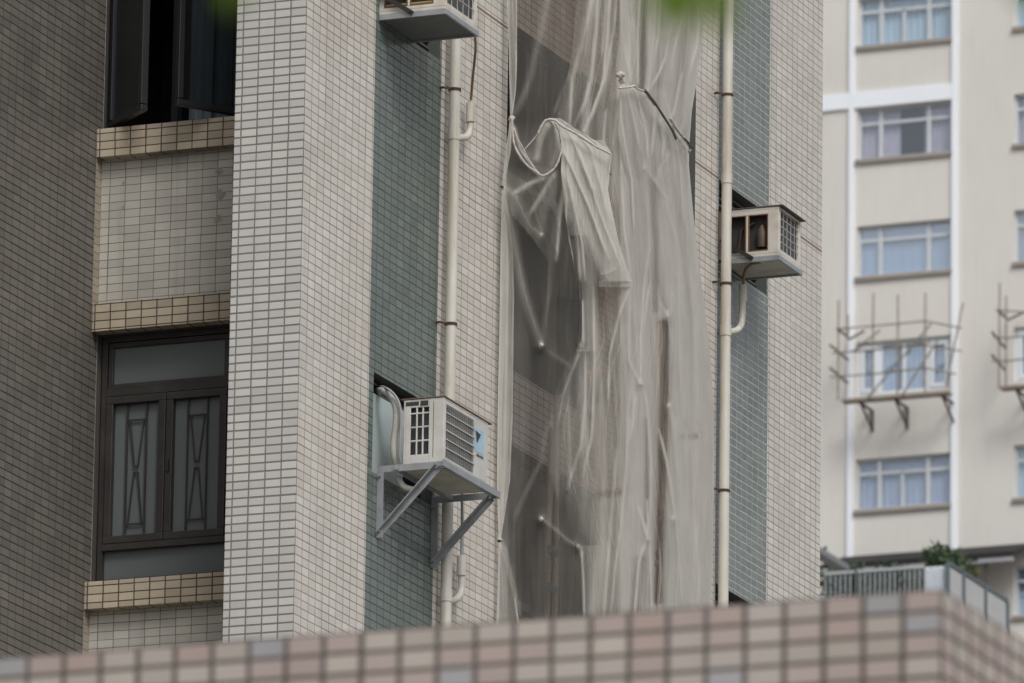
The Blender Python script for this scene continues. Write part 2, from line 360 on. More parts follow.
# pillar and window wall, side wall
b = MB(); b.quad((XPL,YC,0),(XC,YC,0),(XC,YC,ZT),(XPL,YC,ZT), 0); b.quad((XPL,YC,0),(XPL,YW,0),(XPL,YW,ZT),(XPL,YC,ZT), 1)
b.build('pillar', [m_front, plain('pillar_side', srgb(150,147,140), .8)], tower)
zW = lambda x, y, Y=None: float(onY(x, y, YW if Y is None else Y)[2]); xW = lambda x, y=340, Y=None: float(onY(x, y, YW if Y is None else Y)[0])
SF = YW-.083                                                         # sill front plane
s1t, s1b = zW(165, 122.5, SF), zW(165, 151, SF)
s2t, s2b = zW(165, 297.5, SF), zW(165, 325.5, SF)
s3t, s3b = zW(165, 576, SF), zW(165, 603.5, SF)
XWR = xW(231, 340); w1 = (XL+.002, XWR, s1t, s1t+1.25); w2 = (XL+.002, XWR, s3t, s2b)
w0 = (XL+.03, XWR, s3b-.9-1.3, s3b-.9)
b = MB(); wall_cells('Y', YW, [XL, XPL], [0, ZT], [w1, w2, w0], lambda u, v: 0, .16, b, 1)
b.build('window_wall', [m_wwall, plain('dark_reveal', srgb(78,75,71), .8)], tower)  # dark grey reveals around the windows
b = MB()
b.quad((XL,SF,0),(XL,YC-7,0),(XL,YC-7,ZT),(XL,SF,ZT), 0); zz_ = [0, w2[2], w2[3], w1[2], w1[3], ZT]
for i_ in range(5): b.quad((XL,SF,zz_[i_]),(XL,YW,zz_[i_]),(XL,YW,zz_[i_+1]),(XL,SF,zz_[i_+1]), 1 if i_ % 2 == 0 else 0)
b.quad((XL,YC-7,0),(XL-7,YC-7,0),(XL-7,YC-7,ZT),(XL,YC-7,ZT), 2)
b.build('side_wall', [m_dark, tile_mat('return_tile', 'Y', YW, V0, gu=.004, gv=.004, colors=[srgb(168,158,140), srgb(160,150,134)], grout=srgb(110,102,92)), m_front], tower)
b = MB(); b.quad((XL-7,YC-7,ZT),(XL,YC-7,ZT),(XL,YW,ZT),(XL-7,YW,ZT)); b.quad((XL-7,YW,ZT),(XC,YW,ZT),(XC,YE,ZT),(XL-7,YE,ZT)); b.quad((XPL,YC,ZT),(XC,YC,ZT),(XC,YW,ZT),(XPL,YW,ZT))
b.quad((XL-7,YE,0),(XC,YE,0),(XC,YE,ZT),(XL-7,YE,ZT)); b.quad((XL-7,YC-7,0),(XL-7,YE,0),(XL-7,YE,ZT),(XL-7,YC-7,ZT)); b.build('roof', m_conc, tower)
m_patch = plain('cement_patch', srgb(168,166,156), .95, var=.6, scale=40, bumpd=.004)
for (x_, y_, r_) in ((219.5,172,.035),(220.5,196,.045),(218.5,219,.04),(124,183,.014),(124,207,.014),(124,233,.012)):
    c_ = onY(x_, y_, YW); m = MB(); rr_ = random.Random(int(x_*y_)); vs = []
    for k in range(18): a_ = k*math.pi/9; q_ = r_*rr_.uniform(.45, 1.0); vs.append((c_[0]+q_*math.cos(a_), YW-.003, c_[2]+q_*math.sin(a_)))
    m.add(vs, [tuple(range(18))]); m.build('cement_patch', m_patch, tower)
for (t, bo) in ((s1t, s1b), (s2t, s2b), (s3t, s3b)):
    m = MB(); m.box((XL+.001, SF, bo), (XPL-.002, YW+.05 if t != s2t else YW-.001, t))
    m.build('tiled_sill', m_sill, tower, bevel=.003)
# closed window with patterned casements
YF = YW+.05
def rect_frame(m, x0, x1, z0, z1, Y, wd, dp, mi=0):
    m.box((x0,Y,z0),(x1,Y+dp,z0+wd),mi); m.box((x0,Y,z1-wd),(x1,Y+dp,z1),mi)
    m.box((x0,Y+.001,z0+wd),(x0+wd,Y+dp-.001,z1-wd),mi); m.box((x1-wd,Y+.001,z0+wd),(x1,Y+dp-.001,z1-wd),mi)
zf = lambda x, y: zW(x, y, YF); xf = lambda x, y=450: xW(x, y, YF)
X0, X1 = w2[0]+.012, w2[1]
z_tr = zf(165, 388); z_cb = zf(165, 541.5)
m = MB(); rect_frame(m, X0, X1, w2[2]+.002, w2[3]-.002, YF, .035, .07)
m.box((X0+.035,YF-.004,z_tr-.025),(X1-.035,YF+.05,z_tr+.02)); m.box((X0+.035,YF-.01,z_cb-.03),(X1-.035,YF+.05,z_cb+.008))
win = m.build('window', m_frame, tower)
m = MB(); rect_frame(m, X0+.037, X1-.037, z_tr+.022, w2[3]-.04, YF+.01, .03, .04); m.build('top_light_frame', m_frame, win, bevel=.003)
m = MB(); m.box((X0+.03,YF+.03,z_tr),(X1-.03,YF+.036,w2[3]-.03)); m.box((X0+.03,YF+.03,w2[2]+.03),(X1-.03,YF+.036,z_tr-.01)); m.build('pane', m_frost, win)
xm = xf(165.5)
for (a, b_) in ((X0+.038, xm-.002), (xm+.002, X1-.037)):
    m = MB(); rect_frame(m, a, b_, z_cb+.01, z_tr-.03, YF-.012, .045, .045)
    sash = m.build('casement', m_frame, win, bevel=.004)
    m = MB(); cxm = (a+b_)/2; z0, z1 = z_cb+.055, z_tr-.075; Yg = YF+.015; zc = (z0+z1)/2; hw = .062
    for sgn in (-1, 1):
        m.bar((cxm+sgn*hw,Yg,z0-.01),(cxm+sgn*hw,Yg,z1+.01),.009,.009)
        m.bar((cxm+sgn*.045,Yg,z1-.10),(cxm+sgn*.012,Yg,zc+.02),.007,.007); m.bar((cxm+sgn*.012,Yg,zc-.02),(cxm+sgn*.045,Yg,z0+.07),.007,.007)
    for zz, ww in ((z1-.10,.055),(zc+.02,.016),(zc-.02,.016),(z0+.07,.055)): m.bar((cxm-ww,Yg,zz),(cxm+ww,Yg,zz),.009,.008)
    m.build('grille', m_frame, sash)
m = MB(); m.box((xm+.02,YF-.025,zc-.035),(xm+.032,YF-.011,zc+.035)); m.build('handle', m_blackm, win)
# small screws of light on the transom
# open window above
X0, X1 = w1[0]+.012, w1[1]; m_frame2 = plain('black_window_frame', srgb(40,41,44), .35, var=.2)
m = MB(); rect_frame(m, X0, X1, w1[2]+.002, w1[3], YF, .035, .07); xm = (X0+X1)/2; m.box((xm-.02,YF,w1[2]+.037),(xm+.02,YF+.06,w1[3]-.035))
win1 = m.build('window', m_frame2, tower)
m_dg = glass('window_glass', (.45,.5,.52,1), .03, .3)
for hx, wdt, ang, sgn in ((X0+.02, .46, 40, 1), (X1-.005, .42, 53, -1)):
    a = R_(ang); dx, dy = math.cos(a)*sgn, -math.sin(a)
    def at(t, z, o=0): return (hx+dx*t*wdt-dy*o*sgn, YF-.01+dy*t*wdt+dx*o*sgn, z)
    z0, z1 = w1[2]+.03, w1[3]-.04
    m = MB(); f = .045
    for (p, q) in (((0,z0+f/2),(1,z0+f/2)),((0,z1-f/2),(1,z1-f/2))): m.bar(at(p[0],p[1]), at(q[0],q[1]), f, .035, side=(dx,dy,0) if 0 else (0,0,1))
    for t_ in (.045, .955): m.bar(at(t_,z0+f), at(t_,z1-f), .045, .035, side=(dx,dy,0))
    sash = m.build('casement', m_frame2, win1, bevel=.003)
    m = MB(); m.add([at(.05,z0+.03),at(.95,z0+.03),at(.95,z1-.03),at(.05,z1-.03),at(.05,z0+.03,.005),at(.95,z0+.03,.005),at(.95,z1-.03,.005),at(.05,z1-.03,.005)], [(0,1,2,3),(7,6,5,4),(0,4,5,1),(1,5,6,2),(2,6,7,3),(3,7,4,0)]); m.build('pane', m_dg, sash)
def curtain(name, x0, x1, z0, z1, Y, mat, parent, amp=.03, waves=8, seed=0, axis='Y'):
    n = max(24, int(waves*10)); m = MB(); vs = []; r = random.Random(seed); ph = [r.uniform(0, 6) for _ in range(3)]
    for j in range(5):
        for i in range(n+1):
            t = i/n; o = amp*(math.sin(2*math.pi*waves*t+ph[0]+.3*j)+.5*math.sin(2*math.pi*waves*1.7*t+ph[1]))
            vs.append((x0+(x1-x0)*t, Y+o, z0+(z1-z0)*j/4))
    fs = [(j*(n+1)+i, j*(n+1)+i+1, (j+1)*(n+1)+i+1, (j+1)*(n+1)+i) for j in range(4) for i in range(n)]
    m.add(vs, fs, 0, True); return m.build(name, mat, parent)
m_cur = plain('grey_curtain', srgb(170,178,186), .9)
curtain('curtain', xm-.02, xm+.13, w1[2]+.05, w1[3]-.05, YF+.25, m_cur, win1, .015, 3, 1)
curtain('curtain', X1-.3, X1-.08, w1[2]+.08, w1[3]-.05, YF+.3, m_cur, win1, .02, 3, 2)
m = MB(); m.box((X0-.4,YF+1.6,w1[2]-.3),(X1+.3,YF+1.65,w1[3]+.3)); m.box((X0-.42,YF+.12,w1[2]-.3),(X0-.4,YF+1.6,w1[3]+.3)); m.box((X1+.3,YF+.12,w1[2]-.3),(X1+.32,YF+1.6,w1[3]+.3))
m.box((X0-.4,YF+.12,w1[3]+.3),(X1+.3,YF+1.65,w1[3]+.32)); m.box((X0-.4,YF+.12,w1[2]-.32),(X1+.3,YF+1.65,w1[2]-.3)); m.build('room', m_room, win1)
m = MB(); m.box((X0,YF+.1,w0[2]),(X1,YF+.11,w0[3])); rect_frame(m, X0, X1, w0[2]+.002, w0[3]-.002, YF, .04, .06); m.build('window', m_frame, tower)

# ------------------------------------------------------------------ air conditioners
m_acw = plain('conditioner_white', srgb(194,194,190), .4, var=.2, dirt=.45, dirtcol=srgb(160,152,140))
m_acin = plain('conditioner_inside', (.035,.033,.03,1), .7, var=.3)
m_wire = plain('grille_wire', srgb(176,176,172), .4)
m_tray = plain('stained_tray', srgb(198,196,184), .7, var=.35, scale=7, dirt=.45, dirtcol=srgb(128,112,88))
m_rstain = plain('rust_stained_white', srgb(200,196,188), .6, var=.15, dirt=.35, dirtcol=srgb(140,96,60))
def window_ac(name, label, near_px, corner_px, far_px, h, tray, openings):
    Ya = float(onX(near_px[0], near_px[1], XC)[1])
    c = onY(corner_px[0], corner_px[1], Ya); Xf, zb = float(c[0]), float(c[2])
    Yb_ = float(onX(far_px[0], far_px[1], Xf)[1]); zt = zb+h; X0_ = XC-.2
    e = empty(name, (XC, (Ya+Yb_)/2, zb), label, 'air conditioner', 'window air conditioners')
    t = .018
    m = MB()                                                          # hollow casing: top, bottom, back frame, side frames
    m.box((X0_,Ya,zt-t),(Xf,Yb_,zt)); m.box((X0_,Ya,zb),(Xf,Yb_,zb+t)); 
    side0 = XC+.03
    for Y in (Ya, Yb_-t*.6):
        m.box((X0_,Y,zb+t),(side0,Y+t*.6,zt-t)); m.box((Xf-.075,Y,zb+t),(Xf-.0,Y+t*.6,zt-t))
        m.box((side0,Y,zb+t),(Xf-.075,Y+t*.6,zb+.04)); m.box((side0,Y,zt-.045),(Xf-.075,Y+t*.6,zt-t))
        mid = (side0+Xf-.075)/2; m.box((mid-.008,Y+.001,zb+.04),(mid+.008,Y+t*.6-.001,zt-.045))
    m.box((Xf-.02,Ya+t,zb+t),(Xf,Ya+t+.02,zt-t)); m.box((Xf-.02,Yb_-t-.02,zb+t),(Xf,Yb_-t,zt-t)); m.box((Xf-.02,Ya+t,zb+t),(Xf-.001,Yb_-t,zb+t+.03))
    m.build('casing', m_rstain, e, bevel=.003)
    m = MB(); m.box((X0_,Ya+.05,zb+.02),(Xf-.06,Yb_-.05,zt-.02)); m.build('core', m_acin, e)
    m = MB()
    if openings == 'louvre':
        for i in range(7):
            z = zb+.05+i*(zt-zb-.1)/6; m.box((side0,Ya+.006,z),(Xf-.08,Ya+.02,z+.01))
        m.build('side_louvre', plain('yellowed_louvre', srgb(150,132,84), .6), e)
    m = MB()
    for i in range(1, 5):
        z = zb+.05+i*(zt-zb-.07)/5; m.bar((Xf-.004,Ya+.03,z),(Xf-.004,Yb_-.03,z),.004,.004)
    for i in range(1, 5):
        y = Ya+.03+i*(Yb_-Ya-.06)/5; m.bar((Xf-.006,y,zb+.05),(Xf-.006,y,zt-.02),.0035,.0035)
    m.build('grille', m_wire, e)
    m = MB(); mid = (side0+Xf-.075)/2
    for (p0, p1) in ((side0, mid-.008), (mid+.008, Xf-.075)):
        rect_frame(m, p0, p1, zb+.04, zt-.045, Ya-.0015, .006, .012)
    m.build('rusty_edge', plain('rusty_edge_%s' % openings, srgb(120,84,58), .9, var=.7, scale=30), e)
    if openings == 'open':
        m = MB(); xq = mid+.09; m.tube([(xq,Ya+.036,zb+.07),(xq,Ya+.036,zb+.17),(xq,Ya+.036,zb+.22)],[.032,.036,.012],12); m.tube([(xq-.16,Ya+.03,zb+.06),(xq-.14,Ya+.03,zb+.2),(xq-.05,Ya+.03,zb+.24)],.008,8); m.build('compressor', plain('brown_compressor', srgb(70,58,48), .6, var=.5, scale=20), e)
    m = MB(); m.box((Xf-.03,Ya+.03,zb+.03),(Xf-.025,Yb_-.03,zt-.02))
    m.build('coil', plain(name+'_coil', (.10,.10,.098,1), .6, metal=.3), e)
    m = MB(); m.box((XC-.15,Ya-.006,zt+.002),(Xf+.03,Yb_+.02,zt+.008)); m.build('top_plate', plain('weathered_plate', srgb(92,84,78), .7, var=.4), e)
    m = MB()                                                          # supporting tray frame
    m.box((XC+.002,Ya-.01,zb-.035),(Xf+.012,Ya+.005,zb-.002)); m.box((Xf-.003,Ya+.006,zb-.035),(Xf+.012,Yb_+.01,zb-.002)); m.box((XC+.002,Yb_-.005,zb-.034),(Xf-.004,Yb_+.01,zb-.003))
    m.build('support_frame', m_galv, e, bevel=.002)
    m = MB(); m.box((XC+.004,Ya+.006,zb-.022),(Xf-.004,Yb_-.006,zb-.012)); m.build('drip_tray', tray, e)
    m = MB(); m.bar((XC+.0,Ya-.02,zb+.13),(XC+.22,Ya-.02,zb-.015),.012,.028); m.tube([(XC+.205,Ya-.035,zb-.005),(XC+.205,Ya-.01,zb-.005)],.008); m.build('stay', m_blackm, e)
    return e, Xf, Ya, Yb_, zb, zt
acR = window_ac('window_air_conditioner', 'boxy window air conditioner with rusty open side beside the right drainpipe', (722,235), (778.5,255), (800.5,268), .33, m_tray, 'open')
acL = window_ac('window_air_conditioner', 'window air conditioner cut by the top edge above the left teal strip, seen from below', (379.5,10), (444.8,8.5), (476.8,29), .40, plain('grey_tray', srgb(110,113,112), .7, var=.3, scale=8), 'louvre')

# split outdoor unit on angle-iron brackets
Yb1 = float(onX(377, 475, XC)[1])
cb = onY(443.2, 461.5, Yb1+.03); Xu, zu = float(cb[0]), float(cb[2]); zut = float(onY(443.2, 397, Yb1+.03)[2])
Xi = float(onY(403.3, 440, Yb1+.03)[0]); Yu0 = Yb1+.03; Yu1 = float(onX(488, 440, Xu)[1]); Yg1 = float(onX(473.8, 440, Xu)[1])
e = empty('outdoor_air_conditioner', ((Xu+Xi)/2, (Yu0+Yu1)/2, zu), 'split outdoor unit with wire grille and blue sticker, on steel brackets', 'air conditioner')
L = .012
m = MB(); m.box((Xi,Yu1-.012,zu),(Xu,Yu1,zut)); m.box((Xi,Yu0,zu),(Xi+.01,Yu1-.012,zut)); m.box((Xi+.01,Yu0+.012,zut-.012),(Xu,Yu1-.012,zut)); m.box((Xi+.01,Yu0+.012,zu),(Xu,Yu1-.012,zu+.02))
m.box((Xu-.012,Yg1,zu+.02),(Xu,Yu1-.012,zut-.012)); m.box((Xu-.012,Yu0+.012,zu+.02),(Xu,Yu0+.035,zut-.012)); m.box((Xu-.0115,Yu0+.035,zut-.035),(Xu-.0005,Yg1,zut-.012)); m.box((Xu-.0115,Yu0+.035,zu+.02),(Xu-.0005,Yg1,zu+.035))
# near side with a 3x3 of slots
sx0, sx1 = float(onY(410.3,430,Yu0)[0]), float(onY(428.6,430,Yu0)[0])
sz0 = zu+.055; szt = zut-.05
cols = [Xi+.01, sx0]; 
nx, nz = 3, 3; wX = (sx1-sx0)/nx; hZ = (szt-.035-sz0)/nz
m.box((Xi+.01,Yu0,zu),(sx0,Yu0+.012,zut)); m.box((sx1,Yu0,zu),(Xu,Yu0+.012,zut)); m.box((sx0,Yu0+.0005,zu),(sx1,Yu0+.0115,sz0)); m.box((sx0,Yu0+.0005,szt),(sx1,Yu0+.0115,zut))
for i in range(1, nx): m.box((sx0+i*wX-.005,Yu0+.001,sz0),(sx0+i*wX+.005,Yu0+.011,szt))
for j in range(1, nz+1): m.box((sx0,Yu0+.0015,sz0+j*hZ-.005),(sx1,Yu0+.0105,sz0+j*hZ+.005))
m.build('casing', m_acw, e, bevel=.003)
m = MB(); m.box((Xi+.02,Yu0+.03,zu+.03),(Xu-.03,Yu1-.02,zut-.02)); m.build('core', plain('dark_blue_core', (.05,.055,.062,1), .6), e)
m = MB()                                                              # wire grille in front of the fan
for i in range(1, 6): z = zu+.035+i*(zut-zu-.07)/6; m.bar((Xu+.004,Yu0+.03,z),(Xu+.004,Yg1,z),.007,.007)
n_ = 34
for i in range(n_):
    z = zu+.035+i*(zut-zu-.07)/n_; m.bar((Xu,Yu0+.035,z),(Xu,Yg1,z),.002,.002)
for i in range(13): y = Yu0+.035+i*(Yg1-Yu0-.035)/13; m.bar((Xu-.002,y,zu+.035),(Xu-.002,y,zut-.035),.002,.002)
m.build('fan_grille', m_wire, e)
m = MB(); m.box((Xi+.012,Yu0-.0015,szt+.012),(Xi+.095,Yu0+.002,szt+.036)); m.box((Xi+.105,Yu0-.0015,szt+.008),(Xi+.155,Yu0+.002,szt+.038)); m.box((sx1+.028,Yu0-.001,zu+.03),(sx1+.031,Yu0+.002,zut-.02)); m.build('vent_slot', m_acin, e)
for yy_ in (Yu0+.08, Yu1-.12): m = MB(); m.box((Xi+.02,yy_,zu-.003),(Xu-.02,yy_+.04,zu-.0003)); m.build('foot', m_galv, e)
cy_, cz_ = (Yu0+Yg1)/2+.02, (zu+zut)/2; m = MB()                      # fan
for k in range(3):
    a0 = k*2.09; pts = []
    for r_, da in ((.03,0),(.15,.1),(.16,.9),(.05,1.2)): pts.append((Xu-.022-.006*da, cy_+r_*math.cos(a0+da), cz_+r_*math.sin(a0+da)))
    m.quad(*pts)
m.tube([(Xu-.03,cy_,cz_),(Xu-.014,cy_,cz_)],.035); m.build('fan', plain('fan_grey', srgb(92,88,82), .6), e)
m = MB(); zs0, zs1 = cz_+.0, cz_+.125; ys0 = Yg1+.012; ys1 = Yu1-.07
m.quad((Xu+.0015,ys0,zs0-.02),(Xu+.0015,ys1,zs0-.02),(Xu+.0015,ys1,zs1),(Xu+.0015,ys0,zs1),0)
m.add([(Xu+.003,ys0+.01,zs1-.02),(Xu+.003,ys0+.09,zs1-.03),(Xu+.003,ys0+.03,zs0+.03)],[(0,1,2)],1)
for i in range(5): m.quad((Xu+.003,ys0+.03+i*.022,zs0-.045),(Xu+.003,ys0+.044+i*.022,zs0-.045),(Xu+.003,ys0+.044+i*.022,zs0-.03),(Xu+.003,ys0+.03+i*.022,zs0-.03),1)
m.build('sticker', [plain('blue_sticker', srgb(160,190,210), .4, var=.35, scale=20), m_blackm], e)
m = MB(); m.box((Xi-.01,Yu0-.006,zut+.002),(Xu+.006,Yu1+.05,zut+.007)); m.build('top_cover', plain('brown_cover', srgb(116,98,86), .8, var=.4), e)
# brackets
Yb2 = float(onX(431, 520, XC)[1]); Xo = Xu+.012
def angle_bracket(Y, drop):
    m = MB(); zt = zu-.004; m.box((XC+.001,Y,zt-.04),(Xo,Y+.005,zt)); m.box((XC+.006,Y+.005,zt-.006),(Xo,Y+.04,zt-.001))
    m.box((XC+.001,Y-.001,zt-drop),(XC+.006,Y+.042,zt-.04)); m.box((XC+.006,Y-.0015,zt-drop),(XC+.042,Y+.004,zt-.041))
    m.bar((XC+.01,Y-.008,zt-drop+.03),(Xo-.045,Y-.008,zt-.02),.006,.038, side=(0,1,0)); m.bar((XC+.01,Y+.012,zt-drop+.015),(Xo-.03,Y+.012,zt-.035),.036,.005, side=(0,1,0))
    for (x, z) in ((Xo-.05, zt-.02), (XC+.02, zt-drop+.04), (XC+.02, zt-.06)): m.tube([(x,Y-.02,z),(x,Y,z)],.009,8)
    return m
br = empty('steel_bracket_frame', (XC, (Yb1+Yb2)/2, zu-.5), 'galvanised angle-iron bracket frame bolted to the wall under the outdoor unit', 'bracket')
for Y in (Yb1, Yb2): angle_bracket(Y, .43).build('triangle_bracket', m_galv, br)
m = MB(); m.box((Xo,Yb1-.012,zu-.034),(Xo+.005,Yb2+.05,zu+.006)); m.box((Xo-.03,Yb1-.012,zu-.0345),(Xo,Yb2+.05,zu-.0295)); m.box((XC+.11,Yb1-.01,zu-.036),(XC+.14,Yb2+.03,zu-.0065)); m.build('cross_rail', m_galv, br)
m = MB(); m.box((XC+.145,Yb1+.045,zu-.03),(Xo-.035,Yu1,zu-.022)); m.build('drip_tray', m_tray, br)
# insulated refrigerant pipe
def pY(x, y, Y): return tuple(onY(x, y, Y))
hp = empty('insulated_pipe', (XC, Yb1, zu), 'grey insulated pipe looping out of the wall opening behind the outdoor unit', 'pipe')
Yp = Yb1+.035
m = MB()
m.tube(smooth_path([tuple(onX(373,391,XC-.15)), pY(383,391,Yp), pY(391,397,Yp), pY(396,408,Yp), pY(396,425,Yp), pY(394,440,Yp), pY(394,455,Yp), pY(397,467,Yp+.03)]), .021, 12)
m.tube(smooth_path([pY(398,478,Yp+.04), pY(403,486,Yp+.04), pY(411,489.5,Yp+.05), pY(419,490,Yp+.07)]), .02, 12)
m.build('foam_sleeve', plain('grey_foam', srgb(170,168,162), .8, var=.3, scale=25, bumpd=.003), hp)
m = MB(); m.tube(smooth_path([tuple(onX(374,386,XC-.15)), pY(386,388,Yp-.03), pY(396,397,Yp-.03), pY(400.5,410,Yp-.03), pY(400.5,430,Yp-.03), pY(399.5,455,Yp-.02), pY(401,464,Yp)]), .008, 8)
m.build('cable', plain('grey_cable', srgb(140,142,144), .6), hp)

# ------------------------------------------------------------------ drainpipes
def drainpipe(name, label, px, clamps, branches, hoses, group='drainpipes on the long wall'):
    Xp_ = XC+.065; q = onX(px[0], px[1], Xp_); Y = float(q[1]); e = empty(name, (Xp_, Y, 0), label, 'drainpipe', group)
    r = .034; m = MB(); m.tube([(Xp_,Y,.02),(Xp_,Y,ZT-1)], r, 20); 
    zz = lambda y: float(onX(px[0]+(px[1]-y)*.0, y, Xp_)[2])
    for y in branches['sockets']: z = zz(y); m.tube([(Xp_,Y,z-.035),(Xp_,Y,z+.035)], r+.004, 20)
    m.build('pipe', m_pipe, e)
    for y in clamps:
        z = zz(y); m = MB(); m.tube([(Xp_,Y,z-.008),(Xp_,Y,z+.008)], r+.005, 20); m.bar((XC,Y-.075,z),(XC+.03,Y-.075,z),.012,.012); m.bar((XC+.02,Y-.08,z),(Xp_,Y-.02,z),.010,.012)
        m.build('clamp', m_rust, e)
    for path in branches['paths']:
        m = MB(); pts = [(Xp_, Y, float(onX(px[0], path[0], Xp_)[2]))]+[tuple(onX(x, y, Xp_)) for (x, y) in path[1]]
        m.tube(smooth_path(pts, 5), .022, 14); p_ = Vector(pts[-1]); m.tube([p_-Vector((0,0,.12)), p_], .027, 14)
        m.build('branch_pipe', m_pipe, e)
    for (pts3, rr) in hoses:
        m = MB(); m.tube(smooth_path(pts3, 6), rr, 8); m.build('drip_hose', m_galv if abs(rr-.009) < 1e-6 else m_hose, e)
    return e
X5 = XC+.065
drainpipe('drainpipe', 'cream drainpipe running down beside the left teal strip, behind the outdoor unit', (453.2,180), [89,326,490],
    {'sockets': [134, 600], 'paths': [(139, [(458,138),(466,137),(470,130),(470.5,112),(470.5,103)]), (603, [(449,601.5),(457,598.5),(461,590),(461.5,572),(461.5,556)])]},
    [([tuple(onX(475,36,acL[1]-.03)), tuple(onX(475.5,50,XC+.25)), tuple(onX(473,75,XC+.12)), tuple(onX(471,100,X5))], .008),
     ([tuple(onX(462,492,XC+.2)), tuple(onX(462,525,X5+.02)), tuple(onX(461.5,558,X5))], .009)])
drainpipe('drainpipe', 'cream drainpipe running down the right teal strip beside the boxy window air conditioner', (725.8,300), [94,284,492],
    {'sockets': [331, 178], 'paths': [(334, [(730,332),(737,330),(741.5,323),(742.5,305),(743,284)])]},
    [([tuple(onX(764,262,XC+.25)), tuple(onX(752,264,XC+.2)), tuple(onX(745,271,XC+.12)), tuple(onX(743,286,X5))], .011)])

# ------------------------------------------------------------------ bamboo scaffold behind the net
m_bam = plain('bamboo', srgb(134,104,76), .6, var=.35, scale=9)
m_bamd = plain('dark_bamboo', srgb(86,70,56), .7, var=.35, scale=9)  # darker brown for the two left poles
m_tie = plain('black_tie', (.03,.028,.026,1), .7)
sc = empty('bamboo_scaffold', (XC+.3, sY(620), 6), 'bamboo pole scaffold standing against the wall inside the draped net', 'scaffold')
def bam(p, q, r=.025, parent=None):
    p, q = Vector(p), Vector(q); m = MB(); n = max(2, int((q-p).length/.3)); pts = []; rs = []
    for i in range(n+1):
        c = p.lerp(q, i/n)+Vector((random.uniform(-1,1),random.uniform(-1,1),0))*r*.15
        if 0 < i < n: pts += [c-(q-p).normalized()*r*.5, c, c+(q-p).normalized()*r*.5]; rs += [r*.96, r*1.16, r*.96]
        else: pts.append(c); rs.append(r)
    m.tube(pts, rs, 10); return m
def vpole(x0, y0, x1, y1, off, r=.026, ytop=0):
    a, b_ = Vector(onX(x0,y0,XC+off)), Vector(onX(x1,y1,XC+off)); d = (b_-a)/(b_.z-a.z)
    zt_ = 18 if not ytop else onX(x0, ytop, XC+off)[2]; bam(a+d*(8.5-a.z), a+d*(zt_-a.z), r).build('pole', m_bam if not ytop else m_bamd, sc)
vpole(668,400,660,605,.40,.032); vpole(657,400,653,605,.15,.018)
vpole(557.5,400,554.5,605,.04,.022,395); vpole(547.5,560,546,605,.06,.022,425)
def offs(x): return np.interp(x, [496,508,560,620,660,700,720], [.03,.06,.36,.66,.68,.60,.50])
for (x, y, o0, back, rr) in ((672,318,.0,.02,.022),(698,436,.15,.08,.022),(676,519,.2,.12,.028),(669,562,.2,.1,.024),(622,492,.42,.05,.022),(633,281,.42,.02,.02),(640,95,.0,.03,.02),(676,140,.0,.03,.02),(606,372,.35,.05,.022)):
    o1 = float(offs(x))-back; o0 = max(o0, o1-.13); p = onX(x, y, XC+o1); bam((XC+o0,p[1],p[2]-.005),(XC+o1,p[1],p[2]),rr).build('pole', m_bam, sc)
for (x, y) in ((552,551),(551,588),(664,519),(662,555),(666,433)):
    p = onX(x, y, XC+(.12 if x < 600 else .32)); m = MB(); m.tube([Vector(p)-Vector((0,.05,.0)), Vector(p)+Vector((0,.05,0))], .03, 10); m.build('lashing', m_tie, sc)

# ------------------------------------------------------------------ construction net
def net_mat():
    t = NT('white_debris_net'); g = t.n('ShaderNodeNewGeometry')
    dp = t.n('ShaderNodeVectorMath', operation='DOT_PRODUCT'); t.l(g.outputs['Normal'], dp.inputs[0]); t.l(g.outputs['Incoming'], dp.inputs[1])
    c = t.math('MAXIMUM', t.math('ABSOLUTE', dp.outputs['Value']), .12)
    at = t.n('ShaderNodeAttribute', attribute_name='weave')
    p = t.pos(); st = t.noise(t.scaled(p, (110, 110, 2.6)), 1, 3, .65); st2 = t.noise(p, 4, 4, .6)
    base = t.math('MULTIPLY', at.outputs['Fac'], t.math('ADD', .45, t.math('ADD', t.math('MULTIPLY', st, .9), t.math('MULTIPLY', st2, .2))))
    base = t.math('MINIMUM', base, .93)
    a = t.math('SUBTRACT', 1, t.math('POWER', t.math('SUBTRACT', 1, base), t.math('DIVIDE', 1, c)))
    col = t.mix(st2, srgb(198,195,188), srgb(224,221,215))
    d = t.n('ShaderNodeBsdfDiffuse'); t.l(col, d.inputs[0]); tl = t.n('ShaderNodeBsdfTranslucent'); t.l(col, tl.inputs[0])
    m1 = t.n('ShaderNodeMixShader'); m1.inputs[0].default_value = .35; t.l(d.outputs[0], m1.inputs[1]); t.l(tl.outputs[0], m1.inputs[2])
    tr = t.n('ShaderNodeBsdfTransparent'); m2 = t.n('ShaderNodeMixShader'); t.l(a, m2.inputs[0]); t.l(tr.outputs[0], m2.inputs[1]); t.l(m1.outputs[0], m2.inputs[2])
    t.l(m2.outputs[0], t.out.inputs[0]); return t.m
m_net = net_mat()
net = empty('construction_net', (XC+.3, sY(610), 8), 'translucent white construction net hanging in gathered folds down the middle of the building', 'net')
def interp(tab, y): a = np.array(tab, float); return np.interp(y, a[:,0], a[:,1])
def offs(x): return np.interp(x, [496,508,560,620,660,700,720], [.03,.06,.36,.66,.68,.60,.50])
